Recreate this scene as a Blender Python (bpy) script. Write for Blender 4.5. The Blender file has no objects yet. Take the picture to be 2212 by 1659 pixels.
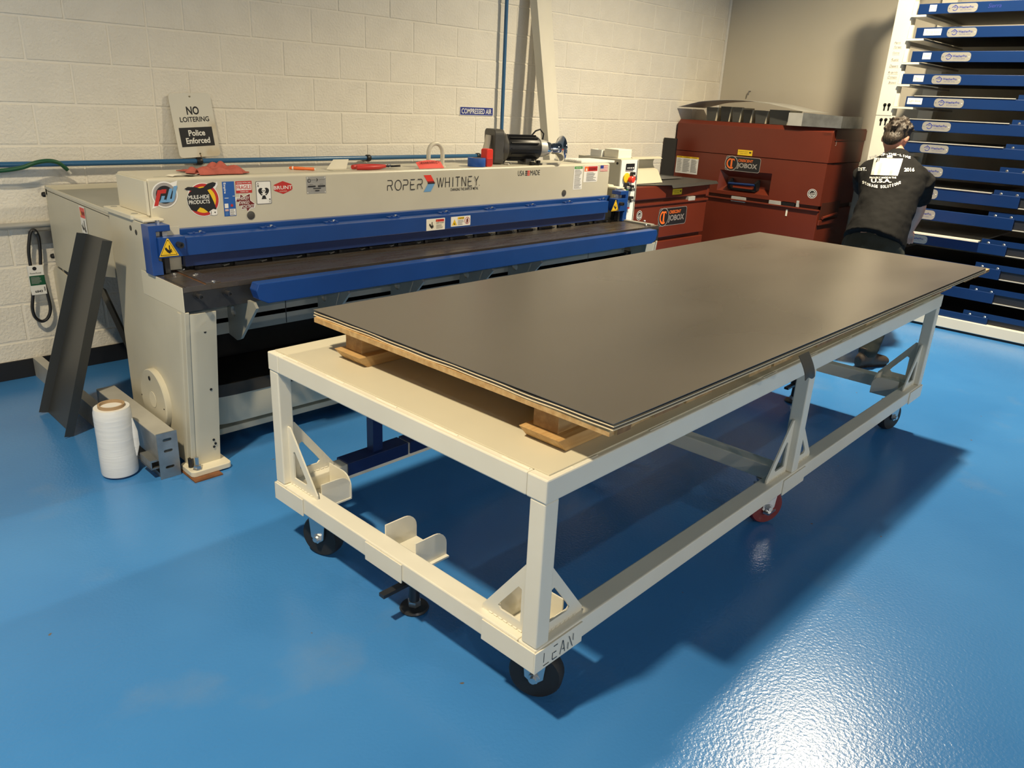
import bpy, bmesh, math, random
from mathutils import Vector, Matrix
from mathutils.bvhtree import BVHTree
random.seed(7)
PI = math.pi
SC = bpy.context.scene
COL = SC.collection

# ------------------------------------------------------------------ camera
F_PX, CX, CY = 1661.0, 1106.0, 829.5
CAM = Vector((-3.05911, -4.65410, 1.55286))
YAW, PITCH, ROLL = 0.804746, 0.353341, 0.049855
FW = Vector((math.sin(YAW)*math.cos(PITCH), math.cos(YAW)*math.cos(PITCH), -math.sin(PITCH)))
_rt = Vector((math.cos(YAW), -math.sin(YAW), 0)); _up = _rt.cross(FW)
RT = _rt*math.cos(ROLL) + _up*math.sin(ROLL)
UP = _up*math.cos(ROLL) - _rt*math.sin(ROLL)
cd = bpy.data.cameras.new('camera'); cam = bpy.data.objects.new('camera', cd); COL.objects.link(cam)
cd.sensor_width = 36.0; cd.sensor_fit = 'HORIZONTAL'; cd.lens = F_PX*36.0/2212.0
cd.clip_start = 0.05; cd.clip_end = 100
cam.matrix_world = Matrix(((RT.x, UP.x, -FW.x, CAM.x), (RT.y, UP.y, -FW.y, CAM.y), (RT.z, UP.z, -FW.z, CAM.z), (0, 0, 0, 1)))
SC.camera = cam

# ------------------------------------------------------------------ world, lights, exposure
wd = bpy.data.worlds.new('world'); SC.world = wd; wd.use_nodes = True
wd.node_tree.nodes['Background'].inputs[0].default_value = (0.75, 0.85, 1.0, 1)
wd.node_tree.nodes['Background'].inputs[1].default_value = 0.02
SC.view_settings.view_transform = 'Standard'
SC.view_settings.look = 'None'
SC.view_settings.exposure = 0.0
SC.view_settings.gamma = 1.0
SC.view_settings.use_curve_mapping = False
LAMPS = [  # x, y, z, watts, colour, spread : high-bay lamps, inferred pair first, then added fill lamps
    (2.45, -3.00, 4.0, 240, (1.0, 0.84, 0.57), 2.45),
    (-3.65, -3.25, 4.0, 155, (1.0, 0.84, 0.57), 2.45),
] + [(x, y, 4.0, 225, (1.0, 0.92, 0.78), 3.1) for y in (-12.0, -16.5) for x in (-9.5, -4.0, 1.5)]   # unseen fill lamps added behind the camera, far down the hall
for i, (x, y, z, w, c, spr) in enumerate(LAMPS):
    ld = bpy.data.lights.new('high_bay_light', 'AREA'); ld.shape = 'DISK'; ld.size = 0.22; ld.spread = spr
    ld.energy = w; ld.color = c
    lo = bpy.data.objects.new('high_bay_light', ld); COL.objects.link(lo); lo.location = (x, y, z - 0.004)

def W(u, v, ax, val):
    """pixel of the photograph -> world point on the plane axis = val"""
    d = FW + RT*((u-CX)/F_PX) - UP*((v-CY)/F_PX)
    return CAM + d*((val-CAM[ax])/d[ax])

# ------------------------------------------------------------------ materials
MATS = {}
def mat(name, col, rough=0.5, metal=0.0, bump=0.0, bscale=200.0, var=0.0, vscale=3.0, col2=None, spec=0.5, stretch=None,
        coat=0.0, objrand=0.0, detail=3.0, rvar=0.0, bdist=0.002, thresh=None):
    if name in MATS: return MATS[name]
    m = bpy.data.materials.new(name); m.use_nodes = True
    nt = m.node_tree; b = nt.nodes['Principled BSDF']
    b.inputs['Base Color'].default_value = (*col, 1); b.inputs['Roughness'].default_value = rough
    b.inputs['Metallic'].default_value = metal; b.inputs['Specular IOR Level'].default_value = spec
    b.inputs['Coat Weight'].default_value = coat; b.inputs['Coat Roughness'].default_value = 0.08
    tc = nt.nodes.new('ShaderNodeTexCoord'); src = tc.outputs['Object']
    if objrand:
        oi = nt.nodes.new('ShaderNodeObjectInfo'); vm = nt.nodes.new('ShaderNodeVectorMath'); vm.operation = 'ADD'
        cx = nt.nodes.new('ShaderNodeCombineXYZ'); mu = nt.nodes.new('ShaderNodeMath'); mu.operation = 'MULTIPLY'; mu.inputs[1].default_value = 37.0
        nt.links.new(oi.outputs['Random'], mu.inputs[0]); nt.links.new(mu.outputs[0], cx.inputs[0]); nt.links.new(mu.outputs[0], cx.inputs[2])
        nt.links.new(src, vm.inputs[0]); nt.links.new(cx.outputs[0], vm.inputs[1]); src = vm.outputs[0]
    if stretch:
        mp = nt.nodes.new('ShaderNodeMapping'); mp.inputs['Scale'].default_value = stretch
        nt.links.new(src, mp.inputs[0]); src = mp.outputs[0]
    if var or col2:
        n = nt.nodes.new('ShaderNodeTexNoise'); n.inputs['Scale'].default_value = vscale; n.inputs['Detail'].default_value = detail
        nt.links.new(src, n.inputs[0])
        r = nt.nodes.new('ShaderNodeValToRGB')
        c2 = col2 or tuple(max(0, c*(1-var)) for c in col)
        lo, hi = thresh or (0.35, 0.65)
        r.color_ramp.elements[0].position = lo; r.color_ramp.elements[1].position = hi
        r.color_ramp.elements[0].color = (*c2, 1); r.color_ramp.elements[1].color = (*col, 1)
        nt.links.new(n.outputs[0], r.inputs[0]); nt.links.new(r.outputs[0], b.inputs['Base Color'])
        if rvar:
            mr = nt.nodes.new('ShaderNodeMapRange'); mr.inputs[1].default_value = 0.3; mr.inputs[2].default_value = 0.7
            mr.inputs[3].default_value = rough - rvar; mr.inputs[4].default_value = rough + rvar
            nt.links.new(n.outputs[0], mr.inputs[0]); nt.links.new(mr.outputs[0], b.inputs['Roughness'])
    if bump:
        n2 = nt.nodes.new('ShaderNodeTexNoise'); n2.inputs['Scale'].default_value = bscale; n2.inputs['Detail'].default_value = 4
        nt.links.new(src, n2.inputs[0])
        bp = nt.nodes.new('ShaderNodeBump'); bp.inputs['Strength'].default_value = bump; bp.inputs['Distance'].default_value = bdist
        nt.links.new(n2.outputs[0], bp.inputs['Height']); nt.links.new(bp.outputs[0], b.inputs['Normal'])
    MATS[name] = m
    return m
def emis(name, col, s):
    m = bpy.data.materials.new(name); m.use_nodes = True; b = m.node_tree.nodes['Principled BSDF']
    b.inputs['Base Color'].default_value = (*col, 1); b.inputs['Emission Color'].default_value = (*col, 1); b.inputs['Emission Strength'].default_value = s
    MATS[name] = m; return m

mat('block', (0.86, 0.815, 0.72), 0.6, bump=0.8, bscale=70, bdist=0.006, var=0.05, vscale=6, objrand=1)
mat('mortar', (0.86, 0.815, 0.72), 0.7, bump=0.3, bscale=80)
mat('drywall', (0.60, 0.56, 0.47), 0.75, bump=0.08, bscale=300, var=0.04, vscale=1.2)
mat('base_black', (0.012, 0.012, 0.014), 0.45)
mat('ceiling', (0.14, 0.14, 0.14), 0.9, var=0.1, vscale=2)
mat('cream', (0.77, 0.735, 0.63), 0.33, bump=0.05, bscale=300, var=0.05, vscale=4, bdist=0.0006)
mat('cream_top', (0.64, 0.595, 0.46), 0.38, var=0.05, vscale=3, bump=0.05, bscale=200, bdist=0.0006)
mat('beige', (0.60, 0.565, 0.455), 0.38, bump=0.10, bscale=350, var=0.06, vscale=4, bdist=0.0008)
mat('beige_lt', (0.68, 0.64, 0.52), 0.4, bump=0.06, bscale=300, bdist=0.0006)
mat('greybeige', (0.34, 0.34, 0.30), 0.45, var=0.1, vscale=5)
mat('blue', (0.010, 0.060, 0.27), 0.30, var=0.10, vscale=6, bump=0.03, bscale=120, bdist=0.0006)
mat('blue_rack', (0.004, 0.026, 0.115), 0.33, var=0.06, vscale=5)
mat('blue_dk', (0.010, 0.030, 0.13), 0.35)
mat('bluepipe', (0.035, 0.13, 0.28), 0.25)
mat('steel_table', (0.17, 0.16, 0.155), 0.30, metal=0.75, var=0.3, vscale=7, stretch=(1, 5, 1), rvar=0.08, col2=(0.20, 0.15, 0.11))
mat('steel_dk', (0.06, 0.062, 0.068), 0.32, metal=0.6, var=0.2, vscale=6)
mat('galv', (0.42, 0.43, 0.43), 0.38, metal=0.85, var=0.25, vscale=14)
mat('galv_flat', (0.55, 0.54, 0.50), 0.45, metal=0.3, var=0.12, vscale=8)
mat('zinc', (0.62, 0.63, 0.64), 0.28, metal=0.95)
mat('chrome', (0.85, 0.85, 0.86), 0.07, metal=1.0)
mat('black', (0.010, 0.010, 0.011), 0.4)
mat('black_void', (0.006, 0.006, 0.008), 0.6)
mat('rubber', (0.014, 0.014, 0.015), 0.6, bump=0.1, bscale=150)
mat('redwheel', (0.16, 0.018, 0.02), 0.4)
mat('motor_grey', (0.075, 0.072, 0.066), 0.42, var=0.15, vscale=20)
mat('charcoal', (0.052, 0.052, 0.048), 0.42, var=0.08, vscale=3)
mat('sheet', (0.155, 0.137, 0.115), 0.30, metal=0.35, var=0.10, vscale=1.1, stretch=(1, 2.2, 1), rvar=0.035, spec=0.55, detail=1.5)
mat('sheet_edge', (0.09, 0.085, 0.08), 0.4, metal=0.4)
mat('paper_edge', (0.80, 0.66, 0.44), 0.7)
mat('wood', (0.60, 0.40, 0.18), 0.6, var=0.4, vscale=4, stretch=(1, 14, 14), bump=0.15, bscale=60, col2=(0.46, 0.27, 0.10))
mat('wood_end', (0.55, 0.34, 0.13), 0.7, var=0.5, vscale=30, bump=0.3, bscale=90, col2=(0.36, 0.20, 0.07))
mat('wood_dk', (0.30, 0.17, 0.07), 0.7, var=0.5, vscale=30, bump=0.3, bscale=90, col2=(0.15, 0.08, 0.03))
mat('cardboard', (0.38, 0.26, 0.15), 0.8)
mat('wrapwhite', (0.80, 0.81, 0.82), 0.22, bump=0.25, bscale=8, stretch=(1, 1, 12), var=0.06, vscale=8, bdist=0.004)
mat('chest', (0.150, 0.024, 0.010), 0.42, var=0.12, vscale=2.5, bump=0.05, bscale=200, bdist=0.0006)
mat('chest_dk', (0.07, 0.018, 0.010), 0.5)
mat('white', (0.85, 0.84, 0.80), 0.5)
mat('paper', (0.82, 0.78, 0.66), 0.7)
mat('offwhite', (0.72, 0.70, 0.62), 0.45, var=0.12, vscale=5, col2=(0.60, 0.52, 0.38), thresh=(0.25, 0.42))
mat('ink', (0.012, 0.012, 0.014), 0.5)
mat('inkgrey', (0.20, 0.20, 0.20), 0.6)
mat('hand_ink', (0.16, 0.16, 0.18), 0.7)
mat('red', (0.52, 0.03, 0.025), 0.45)
mat('red_bright', (0.85, 0.05, 0.03), 0.35)
mat('maroon', (0.16, 0.012, 0.012), 0.5)
mat('orange', (0.85, 0.17, 0.03), 0.4)
mat('yellow', (0.85, 0.55, 0.02), 0.45)
mat('green', (0.05, 0.30, 0.06), 0.5)
mat('green_dk', (0.01, 0.09, 0.04), 0.4)
mat('signblue', (0.03, 0.045, 0.26), 0.4)
mat('lightblue', (0.16, 0.36, 0.62), 0.45)
mat('sticker_blue', (0.02, 0.11, 0.42), 0.4)
mat('plate_metal', (0.50, 0.49, 0.46), 0.38, metal=0.6)
mat('silverprint', (0.45, 0.42, 0.40), 0.35, metal=0.5)
mat('rag', (0.47, 0.115, 0.085), 0.9, bump=0.4, bscale=300, var=0.3, vscale=20)
mat('tag_red', (0.80, 0.11, 0.09), 0.55)
mat('tape_blue', (0.02, 0.10, 0.42), 0.5)
mat('skin', (0.48, 0.24, 0.17), 0.5, var=0.1, vscale=12)
mat('hair', (0.035, 0.023, 0.015), 0.55, bump=0.8, bscale=70, stretch=(1, 1, 0.35), bdist=0.01, var=0.5, vscale=50)
mat('shirt', (0.0075, 0.0075, 0.008), 0.85, spec=0.15, bump=0.35, bscale=9, bdist=0.02, var=0.2, vscale=6)
mat('trousers', (0.026, 0.030, 0.027), 0.9, spec=0.2, bump=0.3, bscale=10, bdist=0.02)
mat('boot', (0.035, 0.022, 0.014), 0.6, var=0.3, vscale=20)
mat('rust', (0.22, 0.09, 0.035), 0.85, var=0.4, vscale=15)
mat('rust_dk', (0.045, 0.038, 0.030), 0.6)
mat('shelf_dark', (0.012, 0.014, 0.022), 0.5)
mat('lamp_shell', (0.2, 0.2, 0.2), 0.5)
emis('lamp_glow', (1.0, 0.9, 0.72), 6)

def floor_mat():
    m = bpy.data.materials.new('floor_epoxy'); m.use_nodes = True; nt = m.node_tree; b = nt.nodes['Principled BSDF']
    tc = nt.nodes.new('ShaderNodeTexCoord'); src = tc.outputs['Object']
    def noise(s, d):
        n = nt.nodes.new('ShaderNodeTexNoise'); n.inputs['Scale'].default_value = s; n.inputs['Detail'].default_value = d; nt.links.new(src, n.inputs[0]); return n
    def ramp(n, p0, c0, p1, c1):
        r = nt.nodes.new('ShaderNodeValToRGB'); r.color_ramp.elements[0].position = p0; r.color_ramp.elements[0].color = (*c0, 1)
        r.color_ramp.elements[1].position = p1; r.color_ramp.elements[1].color = (*c1, 1); nt.links.new(n.outputs[0], r.inputs[0]); return r
    r1 = ramp(noise(1.3, 3), 0.35, (0.040, 0.185, 0.48), 0.65, (0.052, 0.215, 0.53))
    # scuffs and dust: worn paler patches
    r2 = ramp(noise(2.2, 6), 0.62, (0, 0, 0), 0.80, (0.35, 0.35, 0.35))
    mx = nt.nodes.new('ShaderNodeMix'); mx.data_type = 'RGBA'
    nt.links.new(r2.outputs[0], mx.inputs[0]); nt.links.new(r1.outputs[0], mx.inputs[6]); mx.inputs[7].default_value = (0.19, 0.26, 0.36, 1)
    # small dark specks
    r3 = ramp(noise(26, 1), 0.80, (0, 0, 0), 0.83, (1, 1, 1))
    mx2 = nt.nodes.new('ShaderNodeMix'); mx2.data_type = 'RGBA'
    nt.links.new(r3.outputs[0], mx2.inputs[0]); nt.links.new(mx.outputs[2], mx2.inputs[6]); mx2.inputs[7].default_value = (0.12, 0.10, 0.08, 1)
    nt.links.new(mx2.outputs[2], b.inputs['Base Color'])
    b.inputs['Roughness'].default_value = 0.22; b.inputs['Specular IOR Level'].default_value = 0.5
    n = noise(95, 2); bp = nt.nodes.new('ShaderNodeBump'); bp.inputs['Strength'].default_value = 0.42; bp.inputs['Distance'].default_value = 0.0022
    nt.links.new(n.outputs[0], bp.inputs['Height']); nt.links.new(bp.outputs[0], b.inputs['Normal'])
    MATS['floor'] = m
floor_mat()

# ------------------------------------------------------------------ mesh helpers
class MB:
    def __init__(s): s.v = []; s.f = []; s.m = []
    def add(s, vs, fs, mi=0):
        o = len(s.v); s.v += [tuple(v) for v in vs]; s.f += [tuple(i+o for i in f) for f in fs]; s.m += [mi]*len(fs); return s
    def box(s, x0, x1, y0, y1, z0, z1, mi=0):
        x0, x1 = min(x0, x1), max(x0, x1); y0, y1 = min(y0, y1), max(y0, y1); z0, z1 = min(z0, z1), max(z0, z1)
        vs = [(x0,y0,z0),(x1,y0,z0),(x1,y1,z0),(x0,y1,z0),(x0,y0,z1),(x1,y0,z1),(x1,y1,z1),(x0,y1,z1)]
        return s.add(vs, [(0,3,2,1),(4,5,6,7),(0,1,5,4),(1,2,6,5),(2,3,7,6),(3,0,4,7)], mi)
    def prism(s, poly, ax, a0, a1, mi=0):
        """polygon in the plane across axis ax: ax 0 -> (y,z), 1 -> (x,z), 2 -> (x,y)"""
        def P(p, a): return (a, p[0], p[1]) if ax == 0 else (p[0], a, p[1]) if ax == 1 else (p[0], p[1], a)
        n = len(poly); vs = [P(p, a0) for p in poly] + [P(p, a1) for p in poly]
        return s.add(vs, [tuple(range(n))[::-1], tuple(range(n, 2*n))] + [(i, (i+1) % n, (i+1) % n+n, i+n) for i in range(n)], mi)
    def tube(s, pts, r, seg=10, mi=0, closed=False, caps=True, flat=None):
        pts = [Vector(p) for p in pts]; n = len(pts); rings = []
        R = r if isinstance(r, (list, tuple)) else [r]*n
        ref = None
        for i, p in enumerate(pts):
            a = pts[(i-1) % n] if (closed or i > 0) else p; b = pts[(i+1) % n] if (closed or i < n-1) else p
            t = (b-a).normalized()
            if ref is None: ref = Vector((0, 0, 1)) if abs(t.z) < .9 else Vector((1, 0, 0))
            u = (ref - t*ref.dot(t)).normalized(); w = t.cross(u); ref = u
            k = flat or (1, 1)
            rings.append([p + u*(math.cos(2*PI*j/seg)*R[i]*k[0]) + w*(math.sin(2*PI*j/seg)*R[i]*k[1]) for j in range(seg)])
        vs = [v for rg in rings for v in rg]; fs = []
        for i in range(n if closed else n-1):
            for j in range(seg):
                a, b = i*seg+j, i*seg+(j+1) % seg; c, d = ((i+1) % n)*seg+(j+1) % seg, ((i+1) % n)*seg+j
                fs.append((a, b, c, d))
        if caps and not closed: fs += [tuple(range(seg))[::-1], tuple(range((n-1)*seg, n*seg))]
        return s.add(vs, fs, mi)
    def lathe(s, prof, c, axis=(0, 0, 1), seg=24, mi=0, cap=True):
        """prof: list of (radius, height along axis) around the line c + axis"""
        a = Vector(axis).normalized(); c = Vector(c)
        u = (Vector((1, 0, 0)) if abs(a.x) < .9 else Vector((0, 1, 0))); u = (u - a*u.dot(a)).normalized(); w = a.cross(u)
        vs = []
        for r, h in prof:
            for j in range(seg): vs.append(c + a*h + u*(r*math.cos(2*PI*j/seg)) + w*(r*math.sin(2*PI*j/seg)))
        n = len(prof); fs = [(i*seg+j, i*seg+(j+1) % seg, (i+1)*seg+(j+1) % seg, (i+1)*seg+j) for i in range(n-1) for j in range(seg)]
        if cap: fs += [tuple(range(seg))[::-1], tuple(range((n-1)*seg, n*seg))]
        return s.add(vs, fs, mi)
    def grid(s, fn, nu, nv, mi=0):
        vs = [fn(i/nu, j/nv) for j in range(nv+1) for i in range(nu+1)]
        return s.add(vs, [(j*(nu+1)+i, j*(nu+1)+i+1, (j+1)*(nu+1)+i+1, (j+1)*(nu+1)+i) for j in range(nv) for i in range(nu)], mi)
    def mesh(s, name):
        me = bpy.data.meshes.new(name); me.from_pydata(s.v, [], s.f)
        for p, i in zip(me.polygons, s.m): p.material_index = i
        bm = bmesh.new(); bm.from_mesh(me); bmesh.ops.recalc_face_normals(bm, faces=bm.faces); bm.to_mesh(me); bm.free()
        return me
    def build(s, name, mats, parent=None, smooth=False, bevel=0.0, seg=2, solid=0.0, sub=0):
        me = s.mesh(name)
        for m in (mats if isinstance(mats, (list, tuple)) else [mats]): me.materials.append(MATS[m])
        return finish(name, me, parent, smooth, bevel, seg, solid, sub)

def finish(name, me, parent=None, smooth=False, bevel=0.0, seg=2, solid=0.0, sub=0):
    if solid or bevel or sub:
        o = bpy.data.objects.new('tmp', me); COL.objects.link(o)
        if solid:
            k = o.modifiers.new('s', 'SOLIDIFY'); k.thickness = solid; k.offset = 0
        if bevel:
            k = o.modifiers.new('b', 'BEVEL'); k.width = bevel; k.segments = seg; k.limit_method = 'ANGLE'; k.angle_limit = 0.6
        if sub:
            k = o.modifiers.new('u', 'SUBSURF'); k.levels = sub
        dg = bpy.context.evaluated_depsgraph_get(); me2 = bpy.data.meshes.new_from_object(o.evaluated_get(dg))
        bpy.data.objects.remove(o); bpy.data.meshes.remove(me); me = me2; me.name = name
    if smooth:
        for p in me.polygons: p.use_smooth = True
        try: me.set_sharp_from_angle(angle=0.7)
        except Exception: pass
    o = bpy.data.objects.new(name, me); COL.objects.link(o)
    put(o, parent)
    return o
def put(o, parent):
    if parent is not None:
        o.parent = parent
        if not parent.get('_local'): o.matrix_parent_inverse = PINV.get(parent.name, Matrix())
PINV = {}
def tag(o, label=None, cat=None, group=None, kind=None):
    if label: o['label'] = label
    if cat: o['category'] = cat
    if group: o['group'] = group
    if kind: o['kind'] = kind
    return o
def thing(name, label, cat, loc=(0, 0, 0), rz=0.0, group=None, local=False, kind=None):
    """an Empty at the thing's base; parts are given in world coordinates, or in its own when local"""
    o = bpy.data.objects.new(name, None); COL.objects.link(o); o.empty_display_size = 0.05
    o.location = loc; o.rotation_euler = (0, 0, rz)
    tag(o, label, cat, group, kind)
    if local: LOCALS.add(o.name)
    else: PINV[o.name] = (Matrix.Translation(loc) @ Matrix.Rotation(rz, 4, 'Z')).inverted()
    return o
LOCALS = set()
def struct(o): o['kind'] = 'structure'; return o

def plate(outer, holes, thick, name, mats, parent, M, bevel=0.0):
    """flat plate with holes: 2-D outline filled, thickened along its normal, placed by matrix M"""
    cu = bpy.data.curves.new('c', 'CURVE'); cu.dimensions = '2D'; cu.fill_mode = 'BOTH'; cu.extrude = thick/2
    for poly in [outer] + list(holes):
        sp = cu.splines.new('POLY'); sp.points.add(len(poly)-1); sp.use_cyclic_u = True
        for k, (x, y) in enumerate(poly): sp.points[k].co = (x, y, 0, 1)
    o = bpy.data.objects.new('tmp', cu); COL.objects.link(o)
    dg = bpy.context.evaluated_depsgraph_get(); dg.update(); me = bpy.data.meshes.new_from_object(o.evaluated_get(dg))
    bpy.data.objects.remove(o); bpy.data.curves.remove(cu)
    bm = bmesh.new(); bm.from_mesh(me); bmesh.ops.remove_doubles(bm, verts=bm.verts, dist=1e-5); bm.to_mesh(me); bm.free()
    me.transform(M); me.name = name
    me.materials.clear()
    for m in (mats if isinstance(mats, (list, tuple)) else [mats]): me.materials.append(MATS[m])
    for p in me.polygons: p.material_index = 0; p.use_smooth = False
    return finish(name, me, parent, bevel=bevel)
def frame(o, r, u):
    """matrix with local x = r, y = u, origin o"""
    r = Vector(r).normalized(); u = Vector(u).normalized(); n = r.cross(u); o = Vector(o)
    return Matrix(((r.x, u.x, n.x, o.x), (r.y, u.y, n.y, o.y), (r.z, u.z, n.z, o.z), (0, 0, 0, 1)))

TEXTS = {}
def text_mesh(s, bold=0.0, shear=0.0):
    k = (s, bold, shear)
    if k in TEXTS: return TEXTS[k]
    cu = bpy.data.curves.new('t', 'FONT'); cu.body = s; cu.size = 1; cu.offset = bold; cu.shear = shear; cu.resolution_u = 3
    o = bpy.data.objects.new('tmp', cu); COL.objects.link(o)
    dg = bpy.context.evaluated_depsgraph_get(); dg.update(); me = bpy.data.meshes.new_from_object(o.evaluated_get(dg))
    vs = [(v.co.x, v.co.y) for v in me.vertices]; fs = [tuple(p.vertices) for p in me.polygons]
    bpy.data.objects.remove(o); bpy.data.curves.remove(cu); bpy.data.meshes.remove(me)
    TEXTS[k] = (vs, fs); return TEXTS[k]

class Decal:
    """flat print: shapes and lettering in metres on a plane (x right, y up), one mesh with several colours"""
    def __init__(s): s.b = MB(); s.mats = []; s.layer = 0
    def mi(s, m):
        if m not in s.mats: s.mats.append(m)
        return s.mats.index(m)
    def poly(s, pts, m, up=True):
        if up: s.layer += 1
        z = s.layer*0.00018; n = len(pts)
        s.b.add([(x, y, z) for x, y in pts], [tuple(range(n))], s.mi(m)); return s
    def rect(s, x0, y0, x1, y1, m, up=True): return s.poly([(x0, y0), (x1, y0), (x1, y1), (x0, y1)], m, up)
    def rrect(s, x0, y0, x1, y1, r, m, n=5):
        return s.poly(rr(x0, y0, x1, y1, r, n), m)
    def circle(s, x, y, r, m, n=28, ry=None): return s.poly([(x+r*math.cos(2*PI*i/n), y+(ry or r)*math.sin(2*PI*i/n)) for i in range(n)], m)
    def arc(s, x, y, r0, r1, a0, a1, m, n=20):
        s.layer += 1; z = s.layer*0.00018
        vs = []
        for i in range(n+1):
            a = math.radians(a0+(a1-a0)*i/n); vs += [(x+r0*math.cos(a), y+r0*math.sin(a), z), (x+r1*math.cos(a), y+r1*math.sin(a), z)]
        s.b.add(vs, [(2*i, 2*i+1, 2*i+3, 2*i+2) for i in range(n)], s.mi(m)); return s
    def line(s, pts, w, m):
        s.layer += 1; z = s.layer*0.00018
        for (a, b) in zip(pts[:-1], pts[1:]):
            d = Vector((b[0]-a[0], b[1]-a[1])); n = Vector((-d.y, d.x)).normalized()*(w/2)
            s.b.add([(a[0]+n.x, a[1]+n.y, z), (a[0]-n.x, a[1]-n.y, z), (b[0]-n.x, b[1]-n.y, z), (b[0]+n.x, b[1]+n.y, z)], [(0, 1, 2, 3)], s.mi(m))
        return s
    def text(s, t, x0, y0, x1, y1, m, bold=0.0, shear=0.0, keep=False, rot=0.0):
        s.layer += 1; z = s.layer*0.00018
        vs, fs = text_mesh(t, bold, shear)
        if not vs: return s
        ax, bx = min(v[0] for v in vs), max(v[0] for v in vs); ay, by = min(v[1] for v in vs), max(v[1] for v in vs)
        sx, sy = (x1-x0)/(bx-ax), (y1-y0)/(by-ay)
        if rot:   # lettering turned by 90 degrees, reading upwards
            sx, sy = (y1-y0)/(bx-ax), (x1-x0)/(by-ay)
            s.b.add([(x1-(v[1]-ay)*sy, y0+(v[0]-ax)*sx, z) if rot > 0 else (x0+(v[1]-ay)*sy, y1-(v[0]-ax)*sx, z) for v in vs], fs, s.mi(m)); return s
        if keep: sx = sy = min(sx, sy)
        s.b.add([(x0+(v[0]-ax)*sx, y0+(v[1]-ay)*sy, z) for v in vs], fs, s.mi(m)); return s
    def lines(s, x0, y0, x1, y1, n, m, fill=0.45):
        """rows of fine print too small to read"""
        h = (y1-y0)/n; s.layer += 1
        for i in range(n):
            s.rect(x0, y1-(i+.5)*h-h*fill/2, x0+(x1-x0)*random.uniform(.65, 1), y1-(i+.5)*h+h*fill/2, m, up=False)
        return s
    def build(s, name, parent, M, bend=None):
        me = bpy.data.meshes.new(name); vs = s.b.v
        if bend: vs = [bend(v) for v in vs]
        me.from_pydata(vs, [], s.b.f)
        for p, i in zip(me.polygons, s.b.m): p.material_index = i
        me.transform(M)
        for m in s.mats: me.materials.append(MATS[m])
        o = bpy.data.objects.new(name, me); COL.objects.link(o); put(o, parent); return o
def rr(x0, y0, x1, y1, r, n=5):
    pts = []
    for cx, cy, a in ((x1-r, y1-r, 0), (x0+r, y1-r, 90), (x0+r, y0+r, 180), (x1-r, y0+r, 270)):
        for i in range(n+1):
            t = math.radians(a+90*i/n); pts.append((cx+r*math.cos(t), cy+r*math.sin(t)))
    return pts
def dup(root, loc=None, rz=None, label=None, parent=None):
    """copy of a thing with its parts and sub-parts (local things only)"""
    c = root.copy(); COL.objects.link(c)
    if loc is not None: c.location = loc
    if rz is not None: c.rotation_euler = (0, 0, rz)
    if label: c['label'] = label
    if parent is not None: c.parent = parent
    for ch in list(root.children): dup(ch, parent=c)
    return c
def box_ob(name, m, parent, x0, x1, y0, y1, z0, z1, bevel=0.0):
    return MB().box(x0, x1, y0, y1, z0, z1).build(name, m, parent, bevel=bevel)
# ------------------------------------------------------------------ the room
XR, XW, YF, ZC = 4.755, -13.0, -19.5, 4.7
struct(MB().box(XW, XR, YF, 0.0, -0.05, 0.0).build('floor', 'floor'))
struct(MB().box(XW, XR, YF, 0.05, ZC, ZC+0.05).build('ceiling', 'ceiling'))
struct(MB().box(XR, XR+0.1, YF, 0.2, 0, ZC).build('wall_right', 'drywall'))
struct(MB().box(XW-0.1, XW, YF, 0.2, 0, ZC).build('wall_left', 'drywall'))
struct(MB().box(XW, XR, YF-0.1, YF, 0, ZC).build('wall_front', 'drywall'))
wall = struct(MB().box(XW, XR, 0.0035, 0.2, 0, ZC).build('wall_back', 'mortar'))
struct(MB().box(XW, XR, -0.008, 0.0036, 0.0, 0.1016).build('baseboard_back', 'base_black', bevel=0.002))
struct(MB().box(XR-0.008, XR, YF, 0, 0.0, 0.1016).build('baseboard_right', 'base_black', bevel=0.002))
struct(MB().box(XR-0.022, XR, -0.022, 0.0, 0.1016, ZC).build('trim_1', 'white', bevel=0.004))
BL, BH, J = 0.4064, 0.2032, 0.0045
BLK = {}
def block_verts(w):
    a, h, c, d = w/2-J, BH/2-J, 0.0035, 0.0030
    vs = [(sx*a, 0.006, sz*h) for sx, sz in ((-1,-1),(1,-1),(1,1),(-1,1))]
    vs += [(sx*a, d, sz*h) for sx, sz in ((-1,-1),(1,-1),(1,1),(-1,1))]
    vs += [(sx*(a-c), 0.0, sz*(h-c)) for sx, sz in ((-1,-1),(1,-1),(1,1),(-1,1))]
    fs = [(8,9,10,11)] + [(4+i, 4+(i+1)%4, 8+(i+1)%4, 8+i) for i in range(4)] + [(i, (i+1)%4, 4+(i+1)%4, 4+i) for i in range(4)]
    return vs, fs
def block(x0, x1, k, stuff=None):
    w = round(x1-x0, 4); cx, cz = (x0+x1)/2, (k+.5)*BH; dy = random.uniform(-.0012, .0012)
    vs, fs = block_verts(w)
    if stuff is not None:
        stuff.add([(v[0]+cx, v[1]+dy, v[2]+cz) for v in vs], fs); return
    if w not in BLK:
        m = MB().add(vs, fs); me = m.mesh('block'); me.materials.append(MATS['block']); BLK[w] = me
    o = bpy.data.objects.new('block', BLK[w]); COL.objects.link(o); o.location = (cx, dy, cz); o.parent = wall
far_blocks = MB()
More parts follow.
